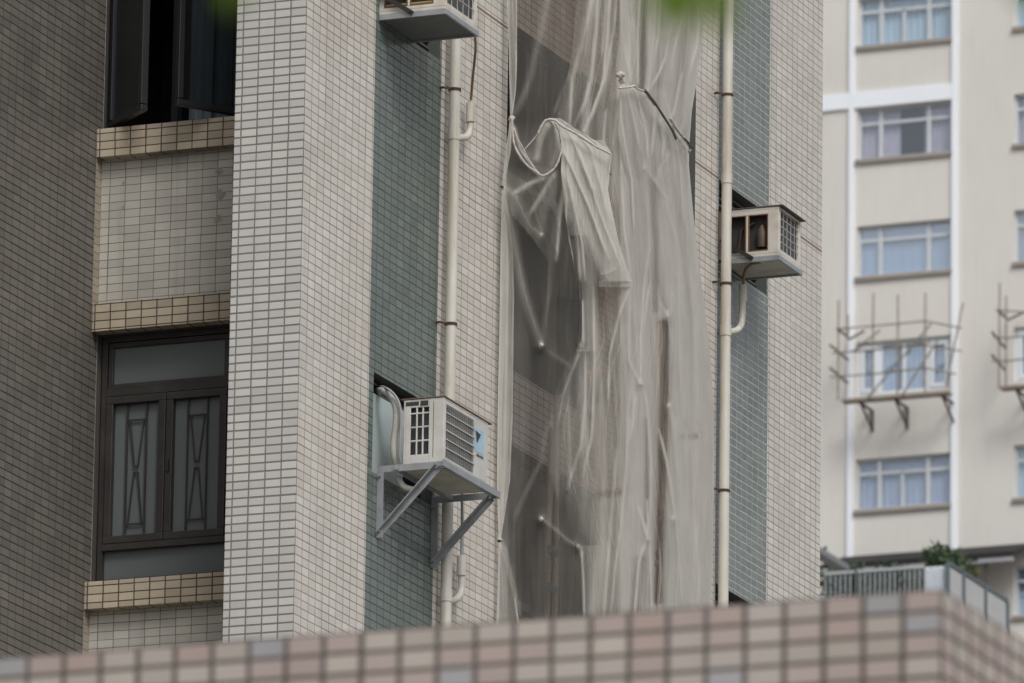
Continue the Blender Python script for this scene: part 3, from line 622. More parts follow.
def seg_dist(X, Y, pl):
    best = np.full(X.shape, 1e9); tpar = np.zeros(X.shape); n = len(pl)-1; 
    L_ = [math.dist(pl[i], pl[i+1]) for i in range(n)]; T = sum(L_); acc = 0
    for i in range(n):
        (x0, y0), (x1, y1) = pl[i], pl[i+1]; dx, dy = x1-x0, y1-y0; l2 = dx*dx+dy*dy
        t = np.clip(((X-x0)*dx+(Y-y0)*dy)/l2, 0, 1); d = np.hypot(X-x0-t*dx, Y-y0-t*dy)
        k = d < best; best = np.where(k, d, best); tpar = np.where(k, (acc+t*L_[i])/T, tpar); acc += L_[i]
    return best, tpar
def n1d(seed, f, x):
    r = np.random.default_rng(seed); k = 6; out = np.zeros_like(x)
    for i in range(k): fr = f*(1+.6*i)*r.uniform(.8,1.2); out += np.sin(x*fr+r.uniform(0,6.28))/(1+.5*i)
    return out/2.4
def sheet(name, left, right, y0, y1, dens, creases=(), bumps=(), lift=0., nx=1.0, cd=.62, fine=0, wave=.02, wfreq=.09, seed=0, top=None, dmap=None, edge=.0, warp=6):
    """one hanging layer; edges given as (height, position) tables measured on the photograph, built at the layer's own distance"""
    ys = np.arange(y0, y1+.1, 1.5); wmax = max(interp(right, y)-interp(left, y) for y in ys); n = int(wmax/nx)+2
    u = np.linspace(0, 1, n)[None, :]; yy = ys[:, None]*np.ones((1, n))
    l = interp(left, ys); r = interp(right, ys)
    if y1-y0 > 400:
        ker = np.exp(-(np.arange(-14, 15)/7.0)**2); ker /= ker.sum(); l = np.convolve(np.pad(l, 14, 'edge'), ker, 'valid')
    l = l[:, None]; r = r[:, None]
    xx = l+(r-l)*u
    if top is not None:                                               # slanted top edge: squeeze rows under it
        tp = np.interp(xx, [p[0] for p in top], [p[1] for p in top]); f = (yy-y0)/(y1-y0); yy = tp+(y1-tp)*f
        ylr = yy
    off = offs(xx)+lift
    h = wave*n1d(seed+1, wfreq, xx+warp*np.sin(yy*.011+seed))*(.6+.4*np.sin(yy*.008+seed*1.3)) + wave*.16*n1d(seed+2, wfreq*2.6, xx+warp*.8*np.sin(yy*.017+seed*2))*(.5+.5*np.sin(yy*.021+xx*.04))
    h += .0012*n1d(seed+5, .9, xx+3*np.sin(yy*.015))
    dn = np.full(xx.shape, float(dens))
    if dmap is not None: dn = dmap(xx, yy)*dens
    if fine:                                                          # thin gathered threads that fan out with the cloth
        sc_ = (xx-l)/np.maximum(r-l, 1)*(wmax*.8)+.2*xx
        for k_, (fq, ww, aa) in enumerate(((.30,.13,.30),(.47,.12,.26),(.83,.13,.14))):
            ph = sc_*fq+1.3*np.sin(yy*.012+k_*2+seed)+.8*n1d(seed+60+k_, .03, yy)
            rid = np.exp(-(np.sin(ph/2)/ww)**2); am = np.clip(.5+.9*n1d(seed+70+k_, .021, yy+31*np.floor((ph+3.1416)/6.2832)), 0, 1)*np.clip((xx-l)/16, .15, 1)
            dn = dn+(1-dn)*fine*aa*rid*am; h += .006*fine*rid*am
    for c in creases:
        pl, wd, amp = c[0], c[1], c[2]; dd, tp_ = seg_dist(xx, yy, pl)
        fall = np.exp(-np.sqrt(dd*dd+.2)/wd); end = np.clip(np.minimum(tp_, 1-tp_)*6+.35, 0, 1)
        h += amp*fall*end; dn = dn + (1-dn)*cd*np.exp(-(dd/(wd*.75))**2)*end*min(1, abs(amp)/.022)*(1 if amp > 0 else 0)
    for (bx, by, br_, amp) in bumps:
        dd = np.hypot(xx-bx, (yy-by)*.8); h += amp*np.exp(-dd/br_); dn = dn+(1-dn)*.6*np.exp(-(dd/(br_*.55))**2)
    if edge:
        ed = np.minimum((xx-l), (r-xx)); dn = dn+(1-dn)*edge*np.exp(-(ed/1.3)**2)
    t = (XC+off-EYE[0]); dirx = fw[0]+RT[0]*(xx-CX)/FPX-UP[0]*(yy-CY)/FPX
    D = t/dirx - h
    P = EYE[None,None,:]+D[:,:,None]*(fw[None,None,:]+RT[None,None,:]*((xx-CX)/FPX)[:,:,None]-UP[None,None,:]*((yy-CY)/FPX)[:,:,None])
    P = P-np.array(net.location)[None,None,:]
    rws = xx.shape[0]; me = bpy.data.meshes.new(name); V = P.reshape(-1, 3)
    idx = np.arange(rws*n).reshape(rws, n); F = np.stack([idx[:-1,:-1], idx[:-1,1:], idx[1:,1:], idx[1:,:-1]], -1).reshape(-1, 4)
    me.vertices.add(len(V)); me.vertices.foreach_set('co', V.astype(np.float32).ravel())
    me.loops.add(F.size); me.loops.foreach_set('vertex_index', F.astype(np.int32).ravel())
    me.polygons.add(len(F)); me.polygons.foreach_set('loop_start', np.arange(0, F.size, 4, dtype=np.int32)); me.polygons.foreach_set('loop_total', np.full(len(F), 4, np.int32))
    me.update(calc_edges=True); me.polygons.foreach_set('use_smooth', np.ones(len(F), bool))
    a = me.attributes.new('weave', 'FLOAT', 'POINT'); a.data.foreach_set('value', np.clip(dn, 0, .93).astype(np.float32).ravel())
    me.materials.append(m_net); o = bpy.data.objects.new(name, me); C.objects.link(o); o.parent = net; return o
def blot(x, y, lst):
    o = np.zeros(x.shape)
    for (pl, wd, a) in lst: d, _ = seg_dist(x, y, pl); o += a*np.exp(-(d/wd)**2)
    return o
Lft = [(-60,506),(0,507),(80,510),(118,511),(150,506),(187,502),(250,500.5),(300,500),(400,498),(480,497),(520,498),(541,499),(580,498),(700,494)]
Rgt = [(-60,705),(0,704),(40,702),(80,697),(110,692),(148,689),(165,689),(200,692),(250,697),(300,704),(350,710),(400,713.5),(450,714.5),(520,713.5),(600,711),(700,709)]
cr1 = [([(549,-40),(547,0),(541,30),(536,50),(530,80),(520,105),(512,118)],2.6,.022), ([(571,70),(566,85),(558,103),(553,117)],1.5,.02), ([(573,78),(570,103),(556,118)],1.5,.018),
 ([(503,187),(514,196),(522,212),(530,228),(541,235)],3.2,.03), ([(504,190),(510,225),(517,262),(524,295),(530,314),(540,343)],3.0,.03),
 ([(556,179),(554,217),(552,245),(550,280),(547,309),(543,340)],1.6,.016), ([(541,519),(557,532),(567,541),(578,547)],1.8,.02),
 ([(543,458),(532,480),(521,503),(514,520)],1.6,.016), ([(552,420),(544,440),(541,458)],2,.014), ([(500,541),(504,550),(509,570),(516,600),(519,620)],2.2,.03), ([(549,187),(545,205),(537,222)],1.5,.012),
 ([(545,350),(560,360),(572,368),(578,350)],2,.01), ([(512,200),(525,185),(540,178)],2,.015)]
bm1 = [(541,235,3.2,.055),(541,345,3.5,.065),(541,519,3.2,.055),(578,547,2.8,.045),(581,346,3.5,.045)]
sheet('net_layer', Lft, Rgt, -60, 660, .15, [(c[0], c[1]*1.8, c[2]*.75) for c in cr1], bm1, wave=.018, seed=1, edge=.5, cd=.26, fine=.16, dmap=lambda x, y: 1+.35*n1d(81, .09, x+8*np.sin(y*.012))+blot(x, y, [([(664,325),(664,400),(662,480),(658,600)],6,-.8)]))
# narrow doubled edge on the left
sheet('net_hem', [(-60,506),(0,508),(60,509),(118,510)], [(-60,516),(0,517),(60,517),(90,516),(112,513),(118,512)], -60, 118, .45, [([(516,-50),(516,60),(515.5,90),(512,114)],1.2,.015)], wave=.01, wfreq=.5, seed=2, edge=.5)
sheet('net_hem', [(120,510),(150,506),(187,502),(250,500.5),(300,500),(400,498),(480,497),(520,498),(541,499)], [(120,512),(150,511),(187,504),(215,509),(250,513),(300,514),(420,512.5),(480,510),(520,504),(541,500.5)], 120, 541, .42, [([(503,190),(506,230),(507,300),(505,400),(503,500),(500,540)],2,.014),([(511,122),(509,150),(503,186)],1.5,.014)], wave=.01, wfreq=.4, seed=3, edge=.5)
sheet('net_hem', [(541,499),(580,498),(700,494)], [(541,500.5),(560,506),(600,516),(660,524)], 541, 660, .32, [([(500,542),(507,560),(514,590),(519,630)],2,.02)], wave=.01, wfreq=.4, seed=4, edge=.6)
# dense gathered layers over the middle and right
B2 = [(-60,581),(0,577),(30,574),(60,571),(90,564),(116,556),(130,560),(160,566),(200,574),(250,580),(300,582),(346,582),(356,578),(380,567),(420,556),(470,556),(500,566),(530,575),(547,579),(560,581),(660,584)]
cr2 = [([(597,-40),(592,0),(587,20),(580,50),(572,80),(569,124)],2.5,.022), ([(600,-40),(596,30),(591,80),(585,102),(573,130)],2.2,.02), ([(611,-40),(608,30),(603,82),(591,117),(584,132)],1.6,.02),
 ([(616,0),(613,32),(609,56),(605,80),(594,110),(584,133)],2.0,.022), ([(621,-20),(622,29),(626,59),(631,82)],1.6,.018), ([(642,-40),(640,0),(637.5,30),(638,84)],1.3,.03), ([(645,-40),(644,0),(642,40),(642,82)],2.5,-.035),
 ([(655,-40),(654.5,30),(650,80)],1.8,.024), ([(661,-20),(658.6,35),(651.5,76),(647,92)],1.5,.024), ([(673,20),(665.6,59),(656,80),(648,92)],1.5,.024), ([(686,-20),(683,18),(675,49),(670,80)],2.0,.022),
 ([(703,0),(697,49),(689,78),(685,123),(678,140)],2.6,.024), ([(682,73),(674,113),(671,120)],1.5,.02), ([(664,92),(671,120)],1.4,.015),
 ([(618,92),(615,124),(612,150)],1.3,.016), ([(620,88),(619,138),(622,180)],1.2,.014), ([(606,110),(603,140),(606,150)],1.5,.014),
 ([(632,100),(642,125),(648,150),(645,168)],1.6,.018), ([(655,108),(655,125),(652,140),(651,153),(645,168)],1.5,.02), ([(674,144),(667,158),(659,171),(658,184)],2.2,.022),
 ([(646,170),(656,184),(666,199),(669,217),(675,237),(679,263),(680,290),(681,366),(684,420)],2.2,.032), ([(649,176),(652,208),(654,234),(656,290)],2,-.03),
 ([(645,172),(648,206),(649,250),(644,290),(641,340),(641,383)],1.6,.02), ([(622,180),(624,230),(630,270),(629,362),(639,382)],1.5,.018), ([(649.5,285),(643,331),(641.5,382)],1.4,.02),
 ([(632,284),(619,315),(609.5,354),(608,400)],1.5,.018), ([(582,300),(583,346)],1.8,.025), ([(593,286),(594,366),(592.5,420),(591,439),(582,478)],1.5,.022), ([(585,350),(585,402),(581,446),(567,489)],2,.014),
 ([(581,348),(573,368),(563,395),(558,425)],1.8,.008), ([(657.6,280),(660.7,300),(668,313)],2,-.02), ([(672,292),(671,314)],1.6,.015), ([(690,270),(694,300),(697,330),(699,420)],2.2,.018),
 ([(642,386),(646,399),(648.4,419),(651,464),(650.5,508),(648,538)],1.6,.022), ([(635,395),(634,420),(630,440)],1.8,.014), ([(629,420),(626,471),(622,520),(614.5,566),(610,620)],1.7,.026),
 ([(658.6,429),(667,462.5),(675,514),(679,550),(684,620)],1.5,.03), ([(670,407),(675,430),(679,480)],2.2,.016), ([(686,435),(688,508),(692,620)],2,.016), ([(638.7,508),(647,538)],1.5,.018), ([(647,500),(648,538)],1.4,.014),
 ([(646,542),(639,563),(634,620)],1.6,.026), ([(650,544),(652,620)],1.3,.02), ([(643,555),(640,620)],2.2,-.03), ([(616,452),(611,520),(603,620)],2.2,.014), ([(699,440),(695,500),(700,600)],2,.014), ([(581,548),(583,580),(584,620)],2,.026)]
bm2 = [(645,169,3,.04),(641,384,3,.04),(648,540,3,.045),(669,406,3.2,.05),(668,316,3.2,.045),(673,519,3.5,.03),(672,143,3,.03),(648,91,3,.03),(584,132,3,.02)]
dark2 = [([(643,-40),(642,90)],4.5,-.75), ([(684,30),(678,80),(672,115)],4,-.4), ([(668,40),(660,85)],5,-.4), ([(626,100),(634,150),(640,175)],6,-.55), ([(650,180),(654,240),(655,310)],4,-.6), ([(640,560),(635,620)],5,-.75),
         ([(664,325),(664,400),(662,480),(658,600)],6,-1.1), ([(600,494),(620,492)],4,-.5), ([(680,437),(700,436)],4,-.5), ([(620,0),(616,60),(606,110)],3,-.4), ([(595,20),(588,70),(576,125)],3,-.35), ([(600,290),(596,400)],6,-.2), ([(615,210),(630,250),(645,300)],8,-.25), ([(646,420),(647,520)],3,-.5), ([(668,150),(660,168)],6,-.3),
         ([(585,20),(578,70)],4,.5), ([(610,-20),(603,50)],4,.35), ([(632,20),(630,80)],4,.35), ([(696,20),(690,110)],6,.4), ([(650,20),(650,80)],3,.45), ([(620,330),(614,460),(604,600)],9,.3), ([(630,500),(622,600)],6,.35), ([(690,200),(697,350),(700,600)],7,.35), ([(676,420),(683,500),(688,600)],4,.3), ([(664,220),(672,300)],6,.3)]
def dm2(x, y): return np.clip(np.where((y > 352) & (y < 546), .0, .5)+np.clip((x-interp(B2, y))/np.where((y > 352) & (y < 546), 26, 8), 0, 1)*np.where((y > 352) & (y < 546), 1.0, .5)+.42*n1d(9, .13, x+9*np.sin(y*.01))+.3*n1d(29, .055, x+14*np.sin(y*.013))+.05*n1d(19, .5, x+5*np.sin(y*.012))*np.clip((x-interp(B2, y))/10, .2, 1)+1.25*blot(x, y, dark2), .04, 1.9)
B2 = [(a, b_-(8 if 352 < a < 546 else 0)) for a, b_ in B2]
sheet('net_layer', B2, Rgt, -60, 660, .33, [(c[0], c[1]*1.05, c[2]*1.3) for c in cr2], bm2, lift=.03, wave=.10, wfreq=.1, seed=11, edge=0, dmap=dm2, fine=.75)
sheet('net_layer', [(-60,602),(0,600),(80,604),(150,612),(220,620),(300,604),(420,600),(540,590),(660,590)], [(-60,690),(0,690),(80,684),(150,684),(250,684),(350,690),(450,690),(660,686)], -60, 660, .07,
      [([(630,-40),(628,60),(630,180),(640,300),(634,420),(640,620)],3,.02),([(668,-40),(664,90),(668,220),(676,350),(670,620)],3,.02)], (), lift=-.06, wave=.03, wfreq=.09, seed=21, edge=.2, dmap=lambda x, y: np.clip(.8+.8*n1d(31, .11, x+9*np.sin(y*.008))+blot(x, y, [([(664,325),(664,400),(662,480),(658,600)],7,-1.5)]), .05, 1.8))
# flap hanging over the putlog: lip, body and triangular tail
flapL = [(118,549),(135,560),(150,562),(170,561),(200,563),(240,569),(282,577)]
flapR = [(118,560),(128,575),(150,610),(171,610),(190,608),(215,613),(232,616.5),(250,621),(282,632)]
crf = [([(566,140),(567,177),(576,217),(582,244),(585,282)],1.8,.024), ([(562,150),(570,165),(589,208),(608,259)],1.8,.028), ([(575,140),(590,185),(604,225),(622,270)],1.8,.02), ([(560,165),(566,200),(565,227),(571,255),(572,282)],2.4,.02),
       ([(588,142),(600,185),(609,220)],2.0,.016), ([(600,275),(610,272),(616,268)],1.3,.012), ([(557,165),(556,200),(553,240)],1.3,.016), ([(572,138),(582,165),(596,195)],2.4,.02)]
sheet('net_flap', flapL, flapR, 118, 282, .68, crf, (), lift=.09, wave=.016, wfreq=.16, seed=41, edge=.0, fine=.7, dmap=lambda x, y: np.clip(1.35-.007*(y-140)+.2*n1d(44, .25, x-.35*(y-150)), .3, 1.6)*np.clip(np.where(y < 175, 1, (x-interp(flapL, y))/np.clip((y-165)*.22, 2, 16)), .05, 1)*np.clip(np.where(y > 235, (x-596+(282-y)*.45)/14, 1), .12, 1))
sheet('net_flap', [(170,586),(200,588),(240,600),(282,610)], [(125,590),(150,610),(171,610),(190,608),(215,613),(232,616.5),(250,621),(281,632)], 140, 281, .45, (), (), lift=.06, wave=.008, seed=42, edge=.4)
sheet('net_flap', [(281,599),(289,599)], [(281,632),(289,630)], 281, 288, .35, (), (), lift=.05, wave=.002, seed=43)
sheet('net_flap', [(120,511),(145,514),(160,520),(172,533),(178,541)], [(120,552),(130,558),(150,562),(165,557),(172,551),(178,543)], 120, 178, .22,
      [([(549,122),(540,140),(535,165)],4,.05),([(556,128),(558,150),(550,170)],2.5,.03),([(513,125),(520,150),(536,172)],2.5,.03)], (), lift=.04, wave=.02, wfreq=.2, seed=47, edge=.4, dmap=lambda x, y: np.clip(.5+np.clip((y-140)/30,0,1)+np.clip((x-545)/12,0,1), .3, 1.8)*np.clip((y-121)/22, 0, 1))
sheet('net_flap', [(170,506),(187,504),(215,512),(235,530),(260,548)], [(170,560),(187,566),(215,575),(260,582),(300,584)], 166, 300, .16,
      [([(556,172),(545,190),(530,215)],3,.03),([(566,176),(560,210),(556,260)],2.5,.03),([(512,195),(528,185),(545,178)],3,.02),([(575,190),(577,230),(580,280)],2.2,.03)], (), lift=.06, wave=.03, wfreq=.14, seed=48, edge=0, fine=.6, dmap=lambda x, y: np.clip(1.2-(y-170)/110, 0, 1.2)*np.clip((y-167)/18, 0, 1)*np.clip(.9+.6*n1d(49, .16, x+.3*y), .2, 1.8))
# right pouch under the rope
sheet('net_flap', [(84,620),(100,619),(170,624),(280,640),(384,640)], [(84,628),(93,646),(120,662),(150,690),(170,686),(280,690),(384,690)], 84, 384, .22,
      [([(636,90),(640,108),(646,135),(648,160)],1.3,.034), ([(646,90),(654,102),(655.5,115),(653,140),(651,155)],1.3,.036), ([(620,90),(621,120),(626,150),(632,180),(634,230)],1.3,.034), ([(628,92),(634,120),(640,150)],1.2,.02), ([(660,118),(664,140),(662,160)],1.6,.022), ([(676,140),(681,170),(684,220)],1.5,.025)], ((622,90,4,.03),(633,90,4,.03),(644,94,4,.03)), lift=.05, wave=.02, wfreq=.16, seed=51, edge=.0, dmap=lambda x, y: np.clip(1.3-(y-90)/150, 0, 1.3)*np.clip(.8+.8*n1d(53, .22, x-.12*y), .1, 1.7))
# pouch outline and ropes: rolled hems of bunched net
m_hem = plain('bunched_net', srgb(196,191,183), .9, var=.35, scale=60, bumpd=.004)
def hem(pts, lift, r, name='net_hem'):
    p3 = [tuple(onX(x, y, XC+float(offs(x))+lift)) for (x, y) in pts]; sp = smooth_path(p3, 8)
    rs = [r*.68*(.6+.55*abs(math.sin(i*.7+i*i*.05))+random.uniform(-.12,.12)) for i in range(len(sp))]; m = MB(); m.tube(sp, rs, 8); m.build(name, m_hem, net)
hem([(511.5,118),(512.5,126),(513.5,141),(518,153),(527,165),(535,171),(542,175.5),(549,173),(556,166),(560,156),(562,147),(561,138),(558.5,130),(555,123)], .1, .0095)
hem([(511.5,120),(516,135),(524,150),(531,164),(539,173)], .08, .006)
hem([(538,134),(541,127),(545,121),(550,119.5),(556,121),(562,126),(575,133),(586,140),(597,147),(605,151),(611,154)], .11, .0115)
hem([(611,154),(610,162),(609,170)], .1, .007)
hem([(525,149),(532,141),(538,134)], .09, .006)
hem([(619,88),(624,87.5),(630,87),(634,86),(638,89),(645,92),(650,99),(655,105)], .09, .010)
hem([(670,118),(676,128),(683,137),(690,147),(689,152)], .09, .013)
hem([(672,124),(676,135),(686,150)], .10, .006)
m = MB(); m.tube(smooth_path([tuple(onX(x, y, XC+float(offs(x))+.1)) for (x, y) in ((645,90),(655,103),(664,117),(672,130),(676,139))], 6), .0075, 8)
m.tube(smooth_path([tuple(onX(x, y, XC+float(offs(x))+.11)) for (x, y) in ((684,138),(689,143),(693,148))], 4), .006, 8); m.build('rope', plain('dark_rope', srgb(92,90,86), .8), net)
def lump(x, y, wd, ht, lift, mat, name):
    c = Vector(onX(x, y, XC+float(offs(x))+lift)); bmm = bmesh.new(); bmesh.ops.create_icosphere(bmm, subdivisions=3, radius=1)
    for v in bmm.verts:
        k = 1+.22*math.sin(v.co.x*5+x)*math.cos(v.co.z*4+y)+.08*math.sin(v.co.y*11); v.co = Vector((v.co.x*wd*k, v.co.y*wd*.6*k, v.co.z*ht*k))+c-Vector(net.location)
    me = bpy.data.meshes.new(name); bmm.to_mesh(me); bmm.free(); me.materials.append(mat)
    for p_ in me.polygons: p_.use_smooth = True
    o = bpy.data.objects.new(name, me); C.objects.link(o); o.parent = net
lump(620.5,75,.030,.022,.08,m_hem,'knot'); lump(622,81,.02,.018,.08,m_hem,'knot'); lump(511.5,118.5,.02,.018,.06,m_hem,'knot')
for (x, y) in ((502,187),(499,541),(610,174),(562.5,129)): lump(x, y, .011 if x < 520 else .006, .009, .07, m_tie, 'tie')
lump(499.5,540,.016,.014,.05,m_hem,'knot'); lump(502.5,188,.014,.012,.05,m_hem,'knot')
for (x, y) in ((541,235),(541,345),(541,519)): lump(x+.3, y, .012, .011, .03, m_hem, 'knot')

# ------------------------------------------------------------------ far apartment building
YB = 190*fw[1]+0.0; zB = lambda x, y, Y=None: float(onY(x, y, YB if Y is None else Y)[2]); xB = lambda x, y=300, Y=None: float(onY(x, y, YB if Y is None else Y)[0])
m_bw = plain('cream_render', srgb(217,214,209), .9, var=.12, scale=.35, dirt=.1, streak=True, dirtcol=srgb(176,170,162), bumpd=.002)
m_band = plain('white_band', srgb(238,243,250), .8, var=.06, scale=1)
m_bframe = plain('aluminium_frame', srgb(206,212,216), .5, metal=.2, var=.1)
m_newframe = plain('new_white_frame', srgb(226,232,238), .5, var=.05)
m_bsill = plain('concrete_sill', srgb(158,150,143), .9, var=.3)
m_g1 = glass('far_glass', (.93,.96,1,1), .09); m_g2 = glass('far_glass_mirror', (.96,.98,1,1), .22)
m_cT = plain('teal_curtain', srgb(212,230,234), .9, var=.1, scale=3); m_cP = plain('pink_curtain', srgb(214,200,206), .9, var=.2, scale=3); m_cB = plain('sky_reflection_blind', srgb(196,224,255), .8, var=.1); m_cS = plain('slate_curtain', srgb(198,208,222), .9, var=.2)  # the blind's blue also paints the sky reflected in the new windows
m_dr = plain('far_room', (.12,.13,.14,1), .9)
far = empty('apartment_tower', (xB(900), YB+6, 0), 'tall cream apartment tower with white bands in the background at right', 'building')
xs_l, xs_r = xB(856.6), xB(951.3); xr_l = xB(1014); xr_r = xr_l+(xs_r-xs_l)
rows = []
def zp(yL): return zB(904, yL)
wl = [(-6,42.5,m_cT),(105.5,156,m_cP),(222.5,273.5,m_cB),(338.8,392,m_cB),(456,507,m_cS)]
wins = []
for (a, b_, cm) in wl: wins.append((xs_l, xs_r, zp(b_), zp(a), cm))
wr = [(-22,27,m_cT),(94,144,m_cP),(210,262,m_cS),(327,381,m_cB),(445,498,m_cT),(566,616,m_cS)]
for (a, b_, cm) in wr: wins.append((xr_l, xr_r, zB(1020, b_), zB(1020, a), cm))
xl2 = xs_l-5.3; wins += [(xl2-2.2, xl2, w_[2], w_[3], m_cS) for w_ in wins[:5]]
for k in (1, 2): wins.append((xs_l, xs_r, wins[0][2]+2.62*k, wins[0][3]+2.62*k, m_cT))
BL, BR, BT = xB(700), xB(1150), wins[0][3]+9
b = MB(); wall_cells('Y', YB, [BL, BR], [0, BT], [w_[:4] for w_ in wins], lambda u, v: 0, .3, b, 0)
b.quad((BL,YB,0),(BL,YB+12,0),(BL,YB+12,BT),(BL,YB,BT)); b.quad((BR,YB,0),(BR,YB+12,0),(BR,YB+12,BT),(BR,YB,BT)); b.quad((BL,YB+12,0),(BR,YB+12,0),(BR,YB+12,BT),(BL,YB+12,BT)); b.quad((BL,YB,BT),(BR,YB,BT),(BR,YB+12,BT),(BL,YB+12,BT))
b.build('wall', m_bw, far)
b = MB()
for (x0, x1) in ((848.6, 853.8), (952.0, 957.6)): b.box((xB(x0), YB-.06, zB(x0, 562)), (xB(x1), YB+.01, BT-.1))
zb0, zb1 = zB(905, 104), zB(905, 88.5); b.box((xB(800), YB-.054, zb0), (xB(848.5), YB+.01, zb1)); b.box((xB(853.9), YB-.054, zb0+.0), (xB(951.9), YB+.01, zb1))
b.build('band', m_band, far)
for i, (x0, x1, z0, z1, cm) in enumerate(wins):
    new = i in (3, 8); fm = m_newframe if new else m_bframe; Yf = YB+.1; wd = .07 if not new else .1
    m = MB(); rect_frame(m, x0, x1, z0, z1, Yf, wd*.8, .08); W_ = x1-x0
    m1, m2 = x0+W_*.235, x0+W_*.745
    for xx_ in (m1, m2): m.box((xx_-wd/2-.01,Yf,z0+wd*.8),(xx_+wd/2+.01,Yf+.07,z1-wd*.8))
    zt_ = z0+(z1-z0)*.72
    if not new:
        m.box((x0+wd*.8,Yf+.005,zt_-wd/2),(x1-wd*.8,Yf+.065,zt_+wd/2))
        if i == 0 or i == 4: m.box((x0+W_*.46,Yf+.005,z0+.05),(x0+W_*.49,Yf+.06,zt_))
    else:
        for (q0, q1) in ((x0+.08, m1-.05), (m2+.05, x1-.08)): rect_frame(m, q0, q1, z0+.08, z1-.08, Yf-.03, .09, .05)
        m.box(((m1+m2)/2-.04,Yf,z0+.08),((m1+m2)/2+.04,Yf+.06,z1-.08))
    wn_ = m.build('window', fm, far)
    m = MB(); m.box((x0+.02,Yf+.04,z0+.02),(x1-.02,Yf+.046,z1-.02)); m.build('pane', m_g2 if (new or i in (2, 7)) else m_g1, wn_)
    if not new:
        m = MB(); m.box((x0-.03,YB-.07,z0-.09),(x1+.03,YB+.09,z0-.002)); m.build('sill', m_bsill, wn_)
    if i in (2, 7, 12): curtain('blind', x0+.02, x1-.02, z0, z1, Yf+.10, cm, wn_, .004, 10, i)
    elif i == 1: curtain('curtain', x0+.02, x0+W_*.42, z0, z1, Yf+.12, cm, wn_, .014, 9, i); curtain('curtain', x0+W_*.68, x1-.02, z0, z1, Yf+.12, cm, wn_, .014, 7, i+40)
    else: curtain('curtain', x0+.02, x1-.02, z0, z1, Yf+.12, cm, wn_, .014, 16, i)  # in the new windows its blue stands for reflected sky
    m = MB(); m.quad((x0-.3,Yf+1.2,z0-.3),(x1+.3,Yf+1.2,z0-.3),(x1+.3,Yf+1.2,z1+.3),(x0-.3,Yf+1.2,z1+.3)); m.build('room_back', m_dr, wn_)

# bamboo work cages under the two new windows
m_bam2 = plain('grey_bamboo', srgb(146,136,124), .7, var=.3, scale=3)
m_iron = plain('dark_iron', srgb(84,78,76), .7, var=.3)
def cage(label, verts, horiz, diag, stubs, plat, brk):
    YQ = YB-.75; p0 = onY(plat[0][0], plat[0][1], YQ); e = empty('bamboo_cage', tuple(p0), label, 'scaffold', 'bamboo cages at the far windows')
    def P(x, y, d=0): return tuple(onY(x, y, YQ+d))
    for (x0, y0, x1, y1) in verts: bam(P(x0,y0), P(x1,y1), .021).build('pole', m_bam2, e)
    for pl in horiz:
        for a, b_ in zip(pl[:-1], pl[1:]): bam(P(*a, -.05), P(*b_, -.05), .019).build('pole', m_bam2, e)
    for (x0, y0, x1, y1) in diag: bam(P(x0,y0,-.1), P(x1,y1,-.1), .021).build('pole', m_bam2, e)
    for (x0, y0, x1, y1) in stubs: bam(P(x0,y0,-.15), P(x1,y1,.6), .026).build('pole', m_iron, e)
    a = P(*plat[0]); b_ = P(*plat[1]); m = MB(); m.box((a[0],YQ-.05,a[2]-.03),(b_[0],YQ+.22,a[2]+.03)); m.build('platform', plain('old_plank', srgb(150,138,126), .9, var=.4), e)
    for x in brk:
        q = P(x, plat[0][1]-(x-plat[0][0])*.09); zq = a[2]-.05
        m = MB(); m.bar((q[0],YQ,zq-.02),(q[0],YB,zq-.02),.05,.05); m.bar((q[0]+.03,YB-.03,zq-.02),(q[0]+.03,YB-.03,zq-.5),.05,.05); m.bar((q[0],YQ+.05,zq-.03),(q[0]+.03,YB-.03,zq-.46),.04,.04, side=(1,0,0)); m.build('bracket', m_iron, e)
cage('bamboo work cage around the whole new window of the far cream tower', [(838.7,300,838,400),(873.4,293,872.5,392),(898,295,897.5,396),(925.4,293,925,394),(963,303,946,386),(848,315,848,340)],
     [[(836,329),(873,326),(925,321),(962,328)],[(832,353),(873,350),(925,345),(962,351)],[(830,377),(873,374),(925,368),(956,374)]], [(864,402,931,324),(900,398,938,340),(852,352,880,330)],
     [(830,345,848,360),(830,368,848,383),(838,329,850,339),(850,339,864,331)], [(842,401),(949,391)], [860,895,942])
cage('bamboo work cage cut off by the right edge, on the far tower', [(999.5,283,999,388),(1006,296,1006,388),(1030,290,1030,386)],
     [[(996,310),(1024,312),(1034,311)],[(993,337),(1006,338),(1034,335)],[(992,361),(1006,361),(1034,358)]], [],
     [(992,332,1006,349),(992,355,1006,371),(998,310,1008,320),(1008,320,1024,312)], [(1000,388),(1100,379)], [1016,1060])

# ------------------------------------------------------------------ terrace with canopy, railings and plants in front of the tower
YT = 150*fw[1]
pT = lambda x, y, d=0: onY(x, y, YT+d)
tw_ = empty('terrace_block', (float(pT(900,600)[0]), YT+5, 0), 'low cream rooftop terrace block below the far tower, mostly hidden behind the parapet', 'building')
zt = float(pT(930, 600)[2]); xe = float(pT(945.5, 600)[0])
b = MB(); b.box((float(pT(790,600)[0]), YT, 0), (xe, YT+32, zt)); b.build('wall', plain('terrace_render', srgb(176,170,160), .9, var=.2, scale=.8), tw_)
